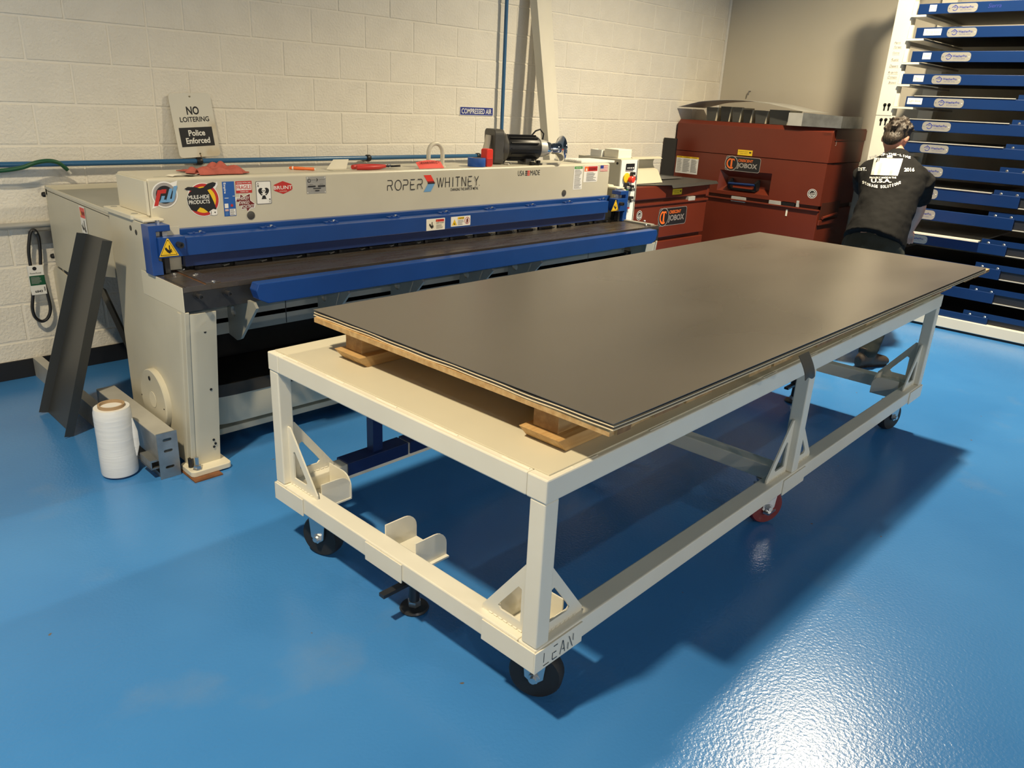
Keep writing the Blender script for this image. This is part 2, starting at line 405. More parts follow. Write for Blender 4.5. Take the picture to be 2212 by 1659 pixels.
for k in range(int(ZC/BH)):
    if k % 2 == 0: js = [(-3.5-i) for i in range(31, -1, -1)] + [-3] + [(-2+i) for i in range(16)]
    else: js = [(-4-i) for i in range(31, -1, -1)] + [-3] + [(-2.5+i) for i in range(16)]
    js = sorted(set(js))
    for a, b in zip(js[:-1], js[1:]):
        x0, x1 = a*BL, b*BL
        if x1 < XW or x0 > XR: continue
        x0, x1 = max(x0, XW), min(x1, XR)
        if x1-x0 < .03: continue
        vis = k <= 12 and x1 > -2.35
        block(x0, x1, k, None if vis else far_blocks)
o = far_blocks.build('block_courses', 'block', wall); o['kind'] = 'stuff'
# small screw hook left in the plain wall
hk = MB().tube([(XR-0.0, W(1621, 197, 0, XR).y, W(1621, 197, 0, XR).z), (XR-.03, W(1621, 197, 0, XR).y, W(1621, 197, 0, XR).z), (XR-.035, W(1621, 197, 0, XR).y, W(1621, 197, 0, XR).z-.04)], .006, 6)
tag(hk.build('wall_hook', 'inkgrey'), 'small dark hook screwed into plain grey wall above the tool chest', 'hook')

# ceiling lamp housings, the added fill lamps included
def high_bay(x, y, z):
    t = thing('high_bay_lamp', 'unseen round high-bay lamp hung under the ceiling', 'lamp', (x, y, z), 0, 'high-bay lamps', local=True)
    MB().lathe([(.06, .32), (.10, .30), (.12, .14), (.17, .11), (.185, .02), (.185, 0.004)], (0, 0, 0), seg=28).build('housing', 'lamp_shell', t, smooth=True)
    MB().lathe([(.16, .004), (.16, .002)], (0, 0, 0), seg=28).build('lens', 'lamp_glow', t)
    MB().tube([(0, 0, .31), (0, 0, ZC-z)], .008, 6).build('hanger_rod', 'zinc', t)
for (x, y, z, w, c, spr) in LAMPS: high_bay(x, y, z)

# ------------------------------------------------------------------ rolling work table
CO, CA = Vector((-1.8553, -3.6246, 0)), 0.0243
CL_, CW_ = 3.05, 1.232
def CL(u, v, ax, val):
    """pixel -> table coordinates on the plane axis = val"""
    R = Matrix.Rotation(-CA, 3, 'Z'); d = R @ (FW + RT*((u-CX)/F_PX) - UP*((v-CY)/F_PX)); c = R @ (CAM-CO)
    return c + d*((val-c[ax])/d[ax])
cart = thing('work_table', 'long white steel work table on casters with two-level frame', 'work table', CO, CA, local=True)
T, LG = 0.0635, 0.0508
ZB, ZT = 0.194, 0.736
def rail(name, *a): return box_ob(name, 'cream', cart, *a, bevel=0.004)
for y0 in (0, CW_-T): rail('top_rail', 0, CL_, y0, y0+T, ZT-T, ZT)
for x0 in (0.0, CL_-T): rail('top_rail', x0+.0005 if x0 == 0 else x0-.0005, x0+T, T, CW_-T, ZT-T, ZT)
rail('top_rail', 1.48, 1.48+T, T, CW_-T, ZT-T, ZT-.002)
for y0 in (0, CW_-T): rail('bottom_rail', 0.001, CL_-.001, y0+.001, y0+T-.001, ZB, ZB+T)
for x0 in (0.001, 1.475, CL_-T-.001): rail('bottom_rail', x0, x0+T, T, CW_-T, ZB, ZB+T)
top = box_ob('top_plate', 'cream_top', cart, 0.022, CL_-.01, 0.014, CW_-.012, ZT, ZT+.004, bevel=0.001)
# raised rim weld beads along the plate edge
wb = MB()
for i in range(5):
    y = .07+i*.25; wb.tube([(.016, y, ZT-.002), (.016, y+.09, ZT-.002)], .004, 6)
for i in range(9):
    x = .1+i*.33; wb.tube([(x, .009, ZT-.002), (x+.1, .009, ZT-.002)], .004, 6)
wb.build('weld_bead', 'cream', cart, smooth=True)['kind'] = 'stuff'
MX = 1.482
for x0 in (0.002, MX, CL_-LG-.002):
    for y0 in (0.002, CW_-LG-.002):
        MB().box(x0, x0+LG, y0, y0+LG, ZB+T, ZT-T).build('leg', 'cream', cart, bevel=0.005, seg=3)
def tri(w, h):
    o = [(0, 0), (w, 0), (w, .014), (.014, h), (0, h)]
    i = [(.028, .030), (w*.60, .030), (w*.66, .040), (w*.60, .055), (.040, h*.62), (.028, h*.60)]
    return o, [i]
GW, GH, GT = 0.165, 0.215, 0.006
def gusset(x, y, d):
    """d: '+x','-x','+y','-y' direction the gusset points away from its leg"""
    o, h = tri(GW, GH); v = {'+x': (1,0,0), '-x': (-1,0,0), '+y': (0,1,0), '-y': (0,-1,0)}[d]
    plate(o, h, GT, 'gusset', 'cream', cart, frame((x, y, ZB+T), v, (0, 0, 1)))
    b = MB(); n = 7
    for k in range(n):
        f = .02+(GW-.04)*k/n
        b.tube([(x+v[0]*f, y+v[1]*f, ZB+T+.002), (x+v[0]*(f+.012), y+v[1]*(f+.012), ZB+T+.002)], .006, 5)
    b.build('weld_bead', 'cream', cart, smooth=True)['kind'] = 'stuff'
for y0 in (.030, CW_-.030):
    gusset(LG+.002, y0, '+x'); gusset(MX, y0, '-x'); gusset(MX+LG, y0, '+x'); gusset(CL_-LG-.002, y0, '-x')
for x0 in (.030, CL_-.030):
    gusset(x0, LG+.002, '+y'); gusset(x0, CW_-LG-.002, '-y')
def sleeve(*a): MB().box(*a).build('corner_sleeve', 'cream', cart, bevel=0.0012)
S0, S1 = ZB-.006, ZB+T-.006
sleeve(-.004, .188, -.004, .0008, S0, S1); sleeve(-.004, .0008, .0008, .190, S0, S1)
sleeve(-.004, .0008, .53, .707, S0, S1); sleeve(-.004, .0008, 1.058, CW_+.004, S0, S1)
sleeve(1.41, 1.60, -.004, .0008, S0, S1); sleeve(2.862, CL_+.004, -.004, .0008, S0, S1); sleeve(CL_-.0008, CL_+.004, .0008, .19, S0, S1)
sleeve(-.004, .188, CW_-.0008, CW_+.004, S0, S1)
d = Decal(); gl = {}
# stencil-cut letters L E A N : separate strokes with bridges
u, hgt = .019, .040
def seg(a, b): d.line([a, b], .0022, 'ink')
x = 0.0
seg((x, .010), (x, hgt)); seg((x-.001, 0), (x+u*1.1, 0))
x = .034
seg((x, 0), (x, hgt*.55)); seg((x+.003, hgt), (x+u, hgt)); seg((x+.003, hgt*.5), (x+u*.8, hgt*.5)); seg((x, 0), (x+u, 0))
x = .064
seg((x, 0), (x+u*.5, hgt)); seg((x+u*.55, hgt), (x+u*1.05, 0)); seg((x+u*.45, hgt*.30), (x+u*.95, hgt*.30))
x = .096
seg((x, 0), (x, hgt*.55)); seg((x+.002, hgt), (x+u, 0)); seg((x+u+.001, hgt*.45), (x+u+.001, hgt))
d.build('cut_lettering', cart, frame((.030, -.0045, ZB+.004), (1, 0, 0), (0, 0, 1)))
# caster mounting seats: floor plate with two round-cornered cheeks
def seat(x0, x1, y0, y1, cheeks):
    pl = MB().box(x0, x1, y0, y1, ZB+.002, ZB+.008).build('caster_plate', 'cream', cart)
    for (ax, pos) in cheeks:
        l = abs(x1-x0) if ax == 'y' else abs(y1-y0); h = .088
        prof = [(0, 0), (l, 0), (l, h*.45)] + [(l-h*.55+h*.55*math.cos(math.radians(t)), h*.45+h*.55*math.sin(math.radians(t))) for t in range(15, 91, 15)] + [(0, h)]
        M = frame((x0 if x0 < 1.5 else x1, pos, ZB+.008), (1 if x0 < 1.5 else -1, 0, 0), (0, 0, 1)) if ax == 'y' else frame((pos, y0 if y0 < .6 else y1, ZB+.008), (0, 1 if y0 < .6 else -1, 0), (0, 0, 1))
        plate(prof, [], .005, 'caster_cheek', 'cream', cart, M)
    for bx in (x0+.03, x1-.03):
        MB().lathe([(.011, 0), (.011, .004), (.008, .004), (.008, .011)], (bx, (y0+y1)/2, ZB+.008), seg=8).build('plate_bolt', 'zinc', cart)
seat(T, T+.125, .53, .70, (('y', .545), ('y', .69)))
seat(T, T+.12, CW_-T-.13, CW_-T, (('y', CW_-T-.125), ('x', T+.118)))
seat(T, T+.12, T, T+.13, (('y', T+.125), ('x', T+.118)))
seat(CL_-T-.12, CL_-T, T, T+.13, (('y', T+.125), ('x', CL_-T-.118)))
seat(CL_-T-.12, CL_-T, .53, .70, (('y', .545), ('y', .69)))
def caster(x, y, ang, tyre, hub, brake=False):
    r, w = .076, .05; a = Vector((math.cos(ang), math.sin(ang), 0)); t = Vector((-a.y, a.x, 0)); c = Vector((x, y, r))
    f = MB(); px_, py_ = x, y
    f.lathe([(.045, ZB-.012), (.045, ZB), ], (x, y, 0), seg=16)
    f.lathe([(.032, ZB-.035), (.032, ZB-.012)], (x, y, 0), seg=16)
    for s in (-1, 1):
        p = c + a*(s*(w/2+.008)); q = [p - t*.035 + Vector((0,0,.085)), p + t*.035 + Vector((0,0,.085)), p + t*.026, p - t*.0 - Vector((0,0,.022)), p - t*.026]
        n = len(q); off = a*.0025
        f.add([v-off for v in q]+[v+off for v in q], [tuple(range(n))[::-1], tuple(range(n, 2*n))]+[(i, (i+1)%n, (i+1)%n+n, i+n) for i in range(n)])
    f.add([c+t*sx*.036+a*sy*(w/2+.0105)+Vector((0,0,z)) for z in (.080,.088) for sx, sy in ((-1,-1),(1,-1),(1,1),(-1,1))], [(0,3,2,1),(4,5,6,7),(0,1,5,4),(1,2,6,5),(2,3,7,6),(3,0,4,7)])
    fk = f.build('caster', 'zinc', cart)
    MB().lathe([(r*.62, -w/2), (r-.006, -w/2), (r, -w/2+.010), (r, w/2-.010), (r-.006, w/2), (r*.62, w/2)], c, a, 32).build('tyre', tyre, fk, smooth=True)
    hb = MB().lathe([(r*.30, -w/2-.003), (r*.30, -w/2+.004), (r*.62, -w/2+.010), (r*.62, w/2-.010), (r*.30, w/2-.004), (r*.30, w/2+.003)], c, a, 24)
    hb.build('hub', hub, fk, smooth=True)
    MB().lathe([(.010, -w/2-.024), (.010, -w/2-.016), (.016, -w/2-.016), (.016, -w/2-.006), (.007, -w/2-.006), (.007, w/2+.006), (.016, w/2+.006), (.016, w/2+.016)], c, a, 8).build('axle_bolt', 'zinc', fk)
    if brake: MB().box(-.006, .075, -.012, .012, -.004, .004).add([], []).build('brake_pedal', 'zinc', fk).matrix_local = Matrix.Translation(c+a*-(w/2+.016)+t*.01+Vector((0,0,-.02)))
    return fk
caster(.118, .088, math.radians(28), 'rubber', 'black')
caster(.085, 1.075, math.radians(18), 'rubber', 'black')
caster(2.945, .098, math.radians(75), 'rubber', 'steel_dk')
caster(2.945, 1.10, math.radians(75), 'rubber', 'steel_dk')
caster(1.505, .10, math.radians(62), 'redwheel', 'zinc', True)
caster(1.505, 1.13, math.radians(62), 'redwheel', 'zinc')
def floor_lock(x, y):
    f = MB().lathe([(.044, 0), (.048, .006), (.044, .012), (.018, .016), (.016, .10), (.03, .10), (.03, .16), (.045, .16), (.045, ZB+.002)], (x, y, 0), seg=20).build('floor_lock', 'steel_dk', cart, smooth=True)
    MB().box(x-.13, x-.02, y-.012, y+.012, .105, .117).build('pedal', 'steel_dk', f)
    MB().lathe([(.022, .016), (.022, .034), (.012, .036)], (x, y, 0), seg=6).build('lock_nut', 'zinc', f)
floor_lock(.112, .607); floor_lock(2.93, .61)
# dark blue saddle clamped over the far bottom rail, with two posts
sd0 = CL(752, 1010, 1, CW_-T-.004).x; sd1 = sd0+.62
sa = MB()
for a, b in ((sd0, sd0+.285), (sd0+.295, sd0+.60)):
    sa.box(a, b, CW_-T-.006, CW_-T-.001, ZB+.018, ZB+T+.005); sa.box(a, b, CW_-T-.006, CW_+.004, ZB+T, ZB+T+.006); sa.box(a, b, CW_, CW_+.006, ZB+.018, ZB+T+.005)
sa = sa.build('saddle_bracket', 'blue_dk', cart, bevel=0.002)
for k in (.15, .47): box_ob('post', 'blue_dk', sa, sd0+k-.022, sd0+k+.022, CW_-T/2-.02, CW_-T/2+.02, ZB+T+.005, ZT-T)

# ------------------------------------------------------------------ skid and sheet metal on the table
ZK = ZT+.004
skid = thing('wooden_skid', 'yellow pine skid with chamfered runners on the white work table', 'skid', CO, CA, local=True)
SO, SA = Vector((-1.757, -3.722, 0)), 0.012
LS, WS = 3.048, 1.219
R1, R2, R3 = ZK+.036, ZK+.108, ZK+.124
for (y0, y1) in ((.070, .205), (.885, 1.02)):
    prof = [(.150, ZK), (3.05, ZK), (3.085, R1), (.118, R1)]
    MB().prism([(x, z) for x, z in prof], 1, y0, y1).build('runner', 'wood', skid, bevel=0.002)
    MB().box(.150, 3.04, y0+.030, y1-.022, R1, R2).build('stringer', 'wood', skid, bevel=0.002)
    MB().box(.1495, .1502, y0+.031, y1-.023, R1+.001, R2-.001).build('stringer_end', 'wood_end', skid)
def SL(v): return Matrix.Rotation(-CA, 3, 'Z') @ (Matrix.Rotation(SA, 3, 'Z') @ Vector(v) + SO - CO)
spans = [(1318,1354),(1354,1400),(1403,1471),(1473,1536),(1612,1664),(1668,1714),(1760,1813),(1813,1850),(1872,1906),(1925,1955),(1955,1982),(2019,2045),(2045,2066),(2095,2115),(2115,2150)]
for (ua, ub) in spans:
    f = lambda u_: W(u_, 925-(u_-1325)*.406, 1, -3.70).x
    xa, xb = f(ua)+.004, f(ub)-.004
    a = SL((xa-SO.x, .0, 0)); bq = SL((xb-SO.x, .0, 0)); th = random.uniform(.012, .017)
    y0 = a.y+random.uniform(.004, .012)
    m = MB().box(a.x, bq.x, y0, a.y+WS-.01, R3-th, R3)
    m.box(a.x+.001, bq.x-.001, y0-.0008, y0+.001, R3-th+.001, R3-.001, 1)
    m.build('deck_board', ['wood', random.choice(['wood_dk', 'wood_end', 'wood_dk'])], skid)
a = SL((.005, .012, 0)); MB().box(a.x, a.x+.10, a.y, a.y+WS-.03, R3-.016, R3).build('deck_board', 'wood', skid)
fl = CL(1748, 745, 1, SL((1.9, 0, 0)).y-.008)
MB().grid(lambda s, t: (fl.x-.035+.07*s+.01*t, fl.y+.012-.03*math.sin(t*1.5), R3-.005-.075*t+.006*math.sin(6*s)*t), 6, 6).build('torn_flap', 'charcoal', skid, solid=.003, smooth=True)
# cardboard interleaf sheets with wavy ends, then the metal sheets
def wavy(name, label, cat, m, z0, amp, thick, ph, inset=0.0, y0=0.0, group=None):
    t = MB().grid(lambda s, q: (inset+(LS-2*inset)*s, y0+(WS-2*y0)*q, z0+amp*((1+math.sin(q*17+1))*math.exp(-s*22)*.5+.3*(1+math.sin(q*41+2))*math.exp(-s*30))), 40, 60)
    o = t.build(name, m, None, solid=thick, smooth=True); o.location = SO; o.rotation_euler = (0, 0, SA)
    return tag(o, label, cat, group)
wavy('cardboard_sheet', 'tan interleaf cardboard lying directly on the skid boards', 'cardboard', 'paper_edge', R3+.0014, .0022, .0024, 0.3)
wavy('metal_sheet', 'lowest dark metal sheet of the stack, over tan cardboard', 'metal sheet', 'sheet_edge', R3+.0058, .0022, .0012, 0.8, .001, .001)
wavy('cardboard_sheet', 'tan interleaf cardboard between the dark metal sheets', 'cardboard', 'paper_edge', R3+.0096, .0022, .0026, 1.7, .002)
wavy('metal_sheet', 'middle dark metal sheet just under the top sheet', 'metal sheet', 'sheet_edge', R3+.0140, .0022, .0012, 2.3, .002, .002)
o = MB().box(0, LS, 0, WS, R3+.0190, R3+.0206).build('metal_sheet', 'sheet', None)
o.location = SO; o.rotation_euler = (0, 0, SA)
tag(o, 'broad smooth dark grey metal sheet on top of the stack', 'metal sheet')
# ------------------------------------------------------------------ power shear along the wall
sh = thing('metal_shear', 'long beige and blue power shear standing along the block wall', 'shear', (-0.3, -1.4, 0))
XL, XM = -1.885, 1.285          # outer faces of the two side frames
YB = -1.39                      # front of the upper beam
# side frames: bent plate, front flange rounded into the side
def side_frame(x, s):
    """s = +1: outer face at x, thickness goes +x"""
    prof = [(-1.665, .03), (-1.752, .722), (-1.40, .722), (-1.40, .822), (-1.455, .83), (-1.47, 1.005), (-1.45, 1.022), (-1.06, 1.022), (-1.06, .12), (-1.02, .03)]
    sf = MB().prism(prof, 0, x, x+s*.02).build('side_frame', 'beige', sh, bevel=.003)
    fl = MB()
    n = 7; r = .045
    def ring(y, z):
        pts = [(x, y+r+.02, z)] + [(x+s*(r-r*math.cos(math.radians(90*i/n))), y+r-r*math.sin(math.radians(90*i/n)), z) for i in range(n+1)] + [(x+s*.125, y, z)]
        return pts
    a, b = ring(-1.665, .03), ring(-1.752, .712); m = len(a)
    fl.add(a+b, [(i, i+1, m+i+1, m+i) for i in range(m-1)])
    fl.build('front_flange', 'beige', sh, smooth=True, solid=.005)
    fl = MB(); a = [(p[0], p[1]+.20+.0, .83) for p in ring(-1.665, 0)]; b = [(p[0], p[1]+.185, 1.008) for p in ring(-1.665, 0)]
    fl.add(a+b, [(i, i+1, m+i+1, m+i) for i in range(m-1)]); fl.build('upper_flange', 'beige', sh, smooth=True, solid=.004)
    return sf
sfl = side_frame(XL, 1); sfr = side_frame(XM, -1)
for y, z in ((-1.30, .985), (-1.355, .975)):
    MB().lathe([(.011, 0), (.011, .003)], (XL-.0012, y, z), (1, 0, 0), 14).build('screw_hole', 'black', sfl)
# holes along the front flange of the near frame
for (u, v) in ((443, 717), (456, 841), (462, 950), (466, 958), (463, 965)):
    q = W(u, v, 1, -1.70); z = q.z; y = -1.665-(z-.03)*.1275
    q = W(u, v, 1, y-.004)
    MB().lathe([(.0055, 0), (.0055, .002)], (q.x, y-.0045, q.z), (0, 1, 0), 10).build('flange_hole', 'black', sfl)
# foot plates with anchor bolt, rusty shim
for x0, x1 in ((XL-.025, XL+.150), (XM-.150, XM+.025)):
    fp = MB().prism(rr(x0, -1.725, x1, -1.60, .02), 2, .006, .030).build('foot_plate', 'beige_lt', sh, bevel=.003)
    MB().box(x0-.005, x1-.06, -1.76, -1.60, 0.0, .006).build('rusty_shim', 'rust', sh)
    bx = x0+.035
    MB().lathe([(.020, .030), (.020, .034), (.016, .034), (.016, .048), (.008, .048), (.008, .085)], (bx, -1.70, 0), seg=6).build('anchor_bolt', 'zinc', fp)
    MB().lathe([(.012, .030), (.012, .07)], (bx-.012, -1.665, 0), seg=8).build('levelling_screw', 'black', fp)
# round bearing cover on the outer side of the near frame
bc = W(333, 862, 0, XL-.02)
bp = MB().lathe([(.135, 0), (.135, .020), (.131, .024)], (XL, bc.y, bc.z), (-1, 0, 0), 44).build('bearing_cover', 'beige', sh, smooth=True)
MB().lathe([(.036, 0), (.036, .0015), (.033, .0015)], (XL-.0245, bc.y, bc.z), (-1, 0, 0), 28).build('centre_plug', 'beige_lt', bp)
q = W(323, 817, 0, XL-.024); MB().lathe([(.010, 0), (.010, .002)], (XL-.0245, q.y, q.z), (-1, 0, 0), 14).build('slot_hole', 'black', bp)
for (u, v) in ((307, 852), (355, 884)):
    q = W(u, v, 0, XL-.024); MB().lathe([(.003, 0), (.003, .002)], (XL-.0245, q.y, q.z), (-1, 0, 0), 8).build('screw_hole', 'black', bp)
# cap plates carrying the beam
for s, x in ((1, XL), (-1, XM)):
    cp = MB().prism([(x-s*.008, -1.03), (x-s*.008, -1.335), (x+s*.015, -1.358), (x+s*.07, -1.358), (x+s*.07, -1.03)], 2, 1.022, 1.042).build('cap_plate', 'beige_lt', sh, bevel=.003)
    MB().box(x+s*.0, x+s*.085, -1.44, -1.33, 1.024, 1.036).build('cap_lug', 'beige_lt', cp, bevel=.004)
    for y in (-1.07, -1.30): MB().lathe([(.013, 0), (.013, .0015)], (x+s*.022, y, 1.042), (0, 0, 1), 14).build('bolt_hole', 'greybeige', cp)
# upper beam
BX0, BX1, BZ0, BZ1 = -1.835, 1.172, .955, 1.19
bm_ = MB().box(BX0, BX1, YB, -1.065, BZ0, BZ1).build('upper_beam', 'beige', sh, bevel=.012, seg=4)
MB().box(BX0-.004, BX0+.001, YB+.006, -1.07, 1.043, BZ1-.010).build('beam_end_plate', 'beige_lt', bm_, bevel=.002)
MB().tube([(BX0-.004, YB+.002, 1.045), (BX0-.004, YB+.002, BZ1-.01)], .006, 6).build('weld_bead', 'beige_lt', bm_, smooth=True)
MB().box(BX0+.05, BX1, YB+.05, YB+.054, BZ1-.001, BZ1+.0006).build('top_seam', 'greybeige', bm_)
for (u, v, r) in ((542, 465, .0185), (1218, 417, .020)):
    q = W(u, v, 1, YB); MB().lathe([(r, -.001), (r, .0022), (r*.9, .003)], (q.x, YB, q.z), (0, -1, 0), 24).build('hole_plug', 'motor_grey', bm_, smooth=True)
# blue rear rail and hold-down bar
MB().box(-1.80, 1.155, -1.425, YB-.001, .90, .985).build('blade_rail', 'blue', sh, bevel=.002)
MB().box(-1.78, 1.05, -1.44, -1.425, .842, .90).build('upper_blade_holder', 'blue_dk', sh)
hd = MB().box(-1.757, 1.02, -1.52, -1.45, .893, .967).build('hold_down_bar', 'blue', sh, bevel=.002)
MB().box(-1.757, 1.02, -1.50, -1.47, .845, .893).build('hold_down_skirt', 'blue_dk', hd)
for (u, v) in ((423, 506), (577, 494), (713, 483), (847, 472), (957, 464), (1056, 456), (1144, 448), (1224, 440), (1298, 433)):
    q = W(u, v, 1, -1.455)
    MB().box(q.x-.035, q.x+.035, -1.475, -1.45, .967, .974).box(q.x-.020, q.x-.012, -1.478, -1.470, .974, .979).box(q.x+.012, q.x+.020, -1.478, -1.470, .974, .979).build('spring_clip', ['blue'], hd)
    MB().lathe([(.007, 0), (.006, .006)], (q.x+.016, -1.463, .974), seg=8).build('clip_screw', 'zinc', hd)
# end blocks, hook brackets, adjusting bolts
for s, xo in ((1, -1.895), (-1, 1.235)):
    eb = MB().box(xo+s*.028, xo+s*.135, -1.530, -1.46, .895, .975).build('end_block', 'blue', sh, bevel=.002)
    x_ = xo
    br = MB().prism([(x_, .824), (x_+s*.042, .824), (x_+s*.042, .878), (x_+s*.028, .882), (x_+s*.028, .998), (x_+s*.085, .998), (x_+s*.085, 1.022), (x_, 1.022)], 1, -1.514, -1.44).build('hook_bracket', 'blue', sh, bevel=.002)
    MB().lathe([(.010, .975), (.010, 1.0)], (xo+s*.070, -1.475, 0), seg=12).lathe([(.019, .976), (.019, .992)], (xo+s*.070, -1.475, 0), seg=6).lathe([(.009, 1.022), (.009, 1.034)], (xo+s*.060, -1.455, 0), seg=6).build('adjusting_bolt', 'zinc', br)
    MB().lathe([(.012, 0), (.012, .028), (.006, .028), (.006, .020)], (xo+s*.105, -1.530, .945), (0, -1, 0), 14).build('socket_screw', 'steel_dk', eb)
    MB().box(xo+s*.055, xo+s*.075, -1.50, -1.44, .826, .895).build('guide_post', 'steel_dk', eb)
# warning triangles on the end blocks
def hand(d, x, y, k, m='ink'):
    P = [(-.9,.35),(-.6,.75),(-.1,.1),(.25,-.05),(.55,.25),(.75,.15),(.55,-.1),(.95,-.25),(.6,-.35),(.85,-.65),(.45,-.5),(.3,-.85),(-.05,-.7),(-.45,-.35)]
    d.poly([(x+a*k, y+b*k) for a, b in P], m); d.rect(x+.1*k, y+.05*k, x+.35*k, y+1.1*k, m)
def triangle_sign(u, v, y, h=.072):
    q = W(u, v, 1, y); d = Decal()
    def tr(k, m): d.poly([(-.54*h*k, -.40*h*k-.0), (.54*h*k, -.40*h*k), (.54*h*k*.98, -.36*h*k), (.04*h*k, .58*h*k), (-.04*h*k, .58*h*k), (-.54*h*k*.98, -.36*h*k)], m)
    tr(1.0, 'yellow'); tr(.86, 'ink'); tr(.78, 'yellow'); hand(d, 0, -.06*h, .24*h)
    d.build('warning_triangle', sh, frame((q.x, y-.0006, q.z), (1, 0, 0), (0, 0, 1)))
triangle_sign(364, 538, -1.530); triangle_sign(1329, 446, -1.530)
# bed
ZTB = .822
bed = MB().box(XL+.002, XM, -1.75, -1.40, ZTB-.022, ZTB).build('table_bed', 'steel_table', sh, bevel=.001)
MB().box(XL+.004, XM, -1.7505, -1.72, ZTB-.097, ZTB-.022).build('bed_front', 'steel_dk', sh)
MB().box(XL-.0008, XL+.003, -1.752, -1.36, ZTB-.100, ZTB-.001).build('bed_end_plate', 'beige_lt', sh)
MB().box(XL+.0115, XL+.016, -1.751, -1.40, ZTB-.0008, ZTB+.0006).build('bed_joint', 'steel_dk', bed)
MB().box(XL+.095, XL+.099, -1.745, -1.41, ZTB, ZTB+.0006).build('bed_groove', 'rust', bed)
MB().box(XL+.20, XM-.10, -1.585, -1.582, ZTB, ZTB+.0006).build('bed_joint', 'steel_dk', bed)
box_ob('square_arm', 'steel_table', bed, XL+.10, XL+.16, -1.745, -1.41, ZTB, ZTB+.006, bevel=.001)
box_ob('square_arm', 'greybeige', bed, XM-.075, XM-.035, -1.735, -1.38, ZTB, ZTB+.010, bevel=.001)
for (u, v) in ((366, 580), (395, 585), (377, 595), (421, 598), (424, 596), (461, 611), (1392, 479), (1395, 488)):
    q = W(u, v, 2, ZTB); MB().lathe([(.009, 0), (.009, .006), (.006, .009)], (q.x, q.y, ZTB+.001), seg=10).build('cap_screw', 'zinc', bed)
for (u, v) in ((425, 638), (487, 631)):
    q = W(u, v, 1, -1.755)
    MB().lathe([(.013, 0), (.013, .008), (.009, .008), (.009, .030), (.011, .030), (.011, .046), (.006, .046), (.006, .040)], (q.x, -1.751, q.z), (0, -1, 0), 12).build('stop_bolt', 'steel_dk', bed)
# blade hold fingers along the throat
for i in range(16):
    x = -1.70+i*.178
    MB().prism([(x, -1.44), (x+.115, -1.44), (x+.115, -1.462), (x+.012, -1.462), (x, -1.455)], 2, ZTB, ZTB+.010).build('throat_finger', 'black', bed)
    MB().prism([(x+.122, -1.442), (x+.160, -1.442), (x+.122, -1.466)], 2, ZTB, ZTB+.003).build('finger_notch', 'galv_flat', bed)
# front gauge bar with clipped ends, on gusset brackets
g0 = W(553, 622, 1, -1.85).x; g1 = W(1420, 503, 1, -1.85).x
MB().add([(x, y, z) for x, y, z in []], []).prism([(g0, .795), (g0+.012, .822), (g1-.012, .822), (g1, .795), (g1-.012, .757), (g1-.05, .738), (g0+.05, .738), (g0+.012, .757)], 1, -1.852, -1.795).build('front_gauge_bar', 'blue', sh, bevel=.003)
gus_x = [W(u, v, 1, -1.78).x for u, v in ((548, 690), (745, 635), (905, 607), (1055, 588), (1160, 575))]
for x in gus_x:
    th = [(-.045+.022*math.cos(a*PI/8), -.075+.022*math.sin(a*PI/8)) for a in range(16)]
    plate([(.25, 0), (-.10, 0), (-.12, -.02), (.035, -.185), (.07, -.20), (.25, -.17)], [[(c[0]+.13, c[1]) for c in th]], .012, 'gusset_bracket', 'greybeige', sh, frame((x, -1.70, .735), (0, 1, 0), (0, 0, 1)))
# apron, dark underside, scrap pan
MB().box(XL+.10, XM-.10, -1.56, -1.53, .55, .722).build('apron', 'greybeige', sh)
for x in (-1.35, -.62, .10, .80): box_ob('apron_joint', 'black', sh, x, x+.004, -1.5605, -1.559, .552, .72)
MB().box(XL+.02, XM-.02, -1.20, -1.18, .10, .722).build('void_panel', 'black_void', sh)  # black panel put in for the dark void inside the machine
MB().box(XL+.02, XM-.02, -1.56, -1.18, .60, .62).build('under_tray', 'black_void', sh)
def stadium(x0, x1, y0, y1, n=12):
    r = (y1-y0)/2
    return [(x1-r+r*math.cos(t), y0+r+r*math.sin(t)) for t in [(-PI/2+PI*i/n) for i in range(n+1)]] + [(x0+1.4*r+1.4*r*math.cos(t), y0+r+r*math.sin(t)) for t in [(PI/2+PI*i/n) for i in range(n+1)]]
pn = MB(); pz = [W(600, v, 1, -1.55).z for v in (892, 828, 803)]; prof = [(.10, pz[0]), (.02, pz[0]+.012), (0, pz[0]+.05), (0, pz[1])]; st = stadium(XL+.03, XM-.06, -1.56, -1.22); n = len(st)
cxm, cym = (XL+XM)/2, -1.39
rings = []
for ins, z in prof:
    rings.append([(cxm+(x-cxm)*(1-ins*.6), cym+(y-cym)*(1-ins*3), z) for x, y in st])
vs = [v for r_ in rings for v in r_]; fs = [(i*n+j, i*n+(j+1)%n, (i+1)*n+(j+1)%n, (i+1)*n+j) for i in range(len(rings)-1) for j in range(n)]; fs.append(tuple(range(n)))
pn.add(vs, fs).build('scrap_pan', 'beige', sh, smooth=True, solid=.004)
MB().prism([(x, y) for x, y in stadium(XL+.025, XM-.055, -1.566, -1.214)], 2, pz[1], pz[2]).build('pan_rim', 'rust_dk', sh)
MB().box(XL+.10, XM-.10, -1.47, -1.40, .045, .075).build('tie_bar', 'beige_lt', sh, bevel=.004)
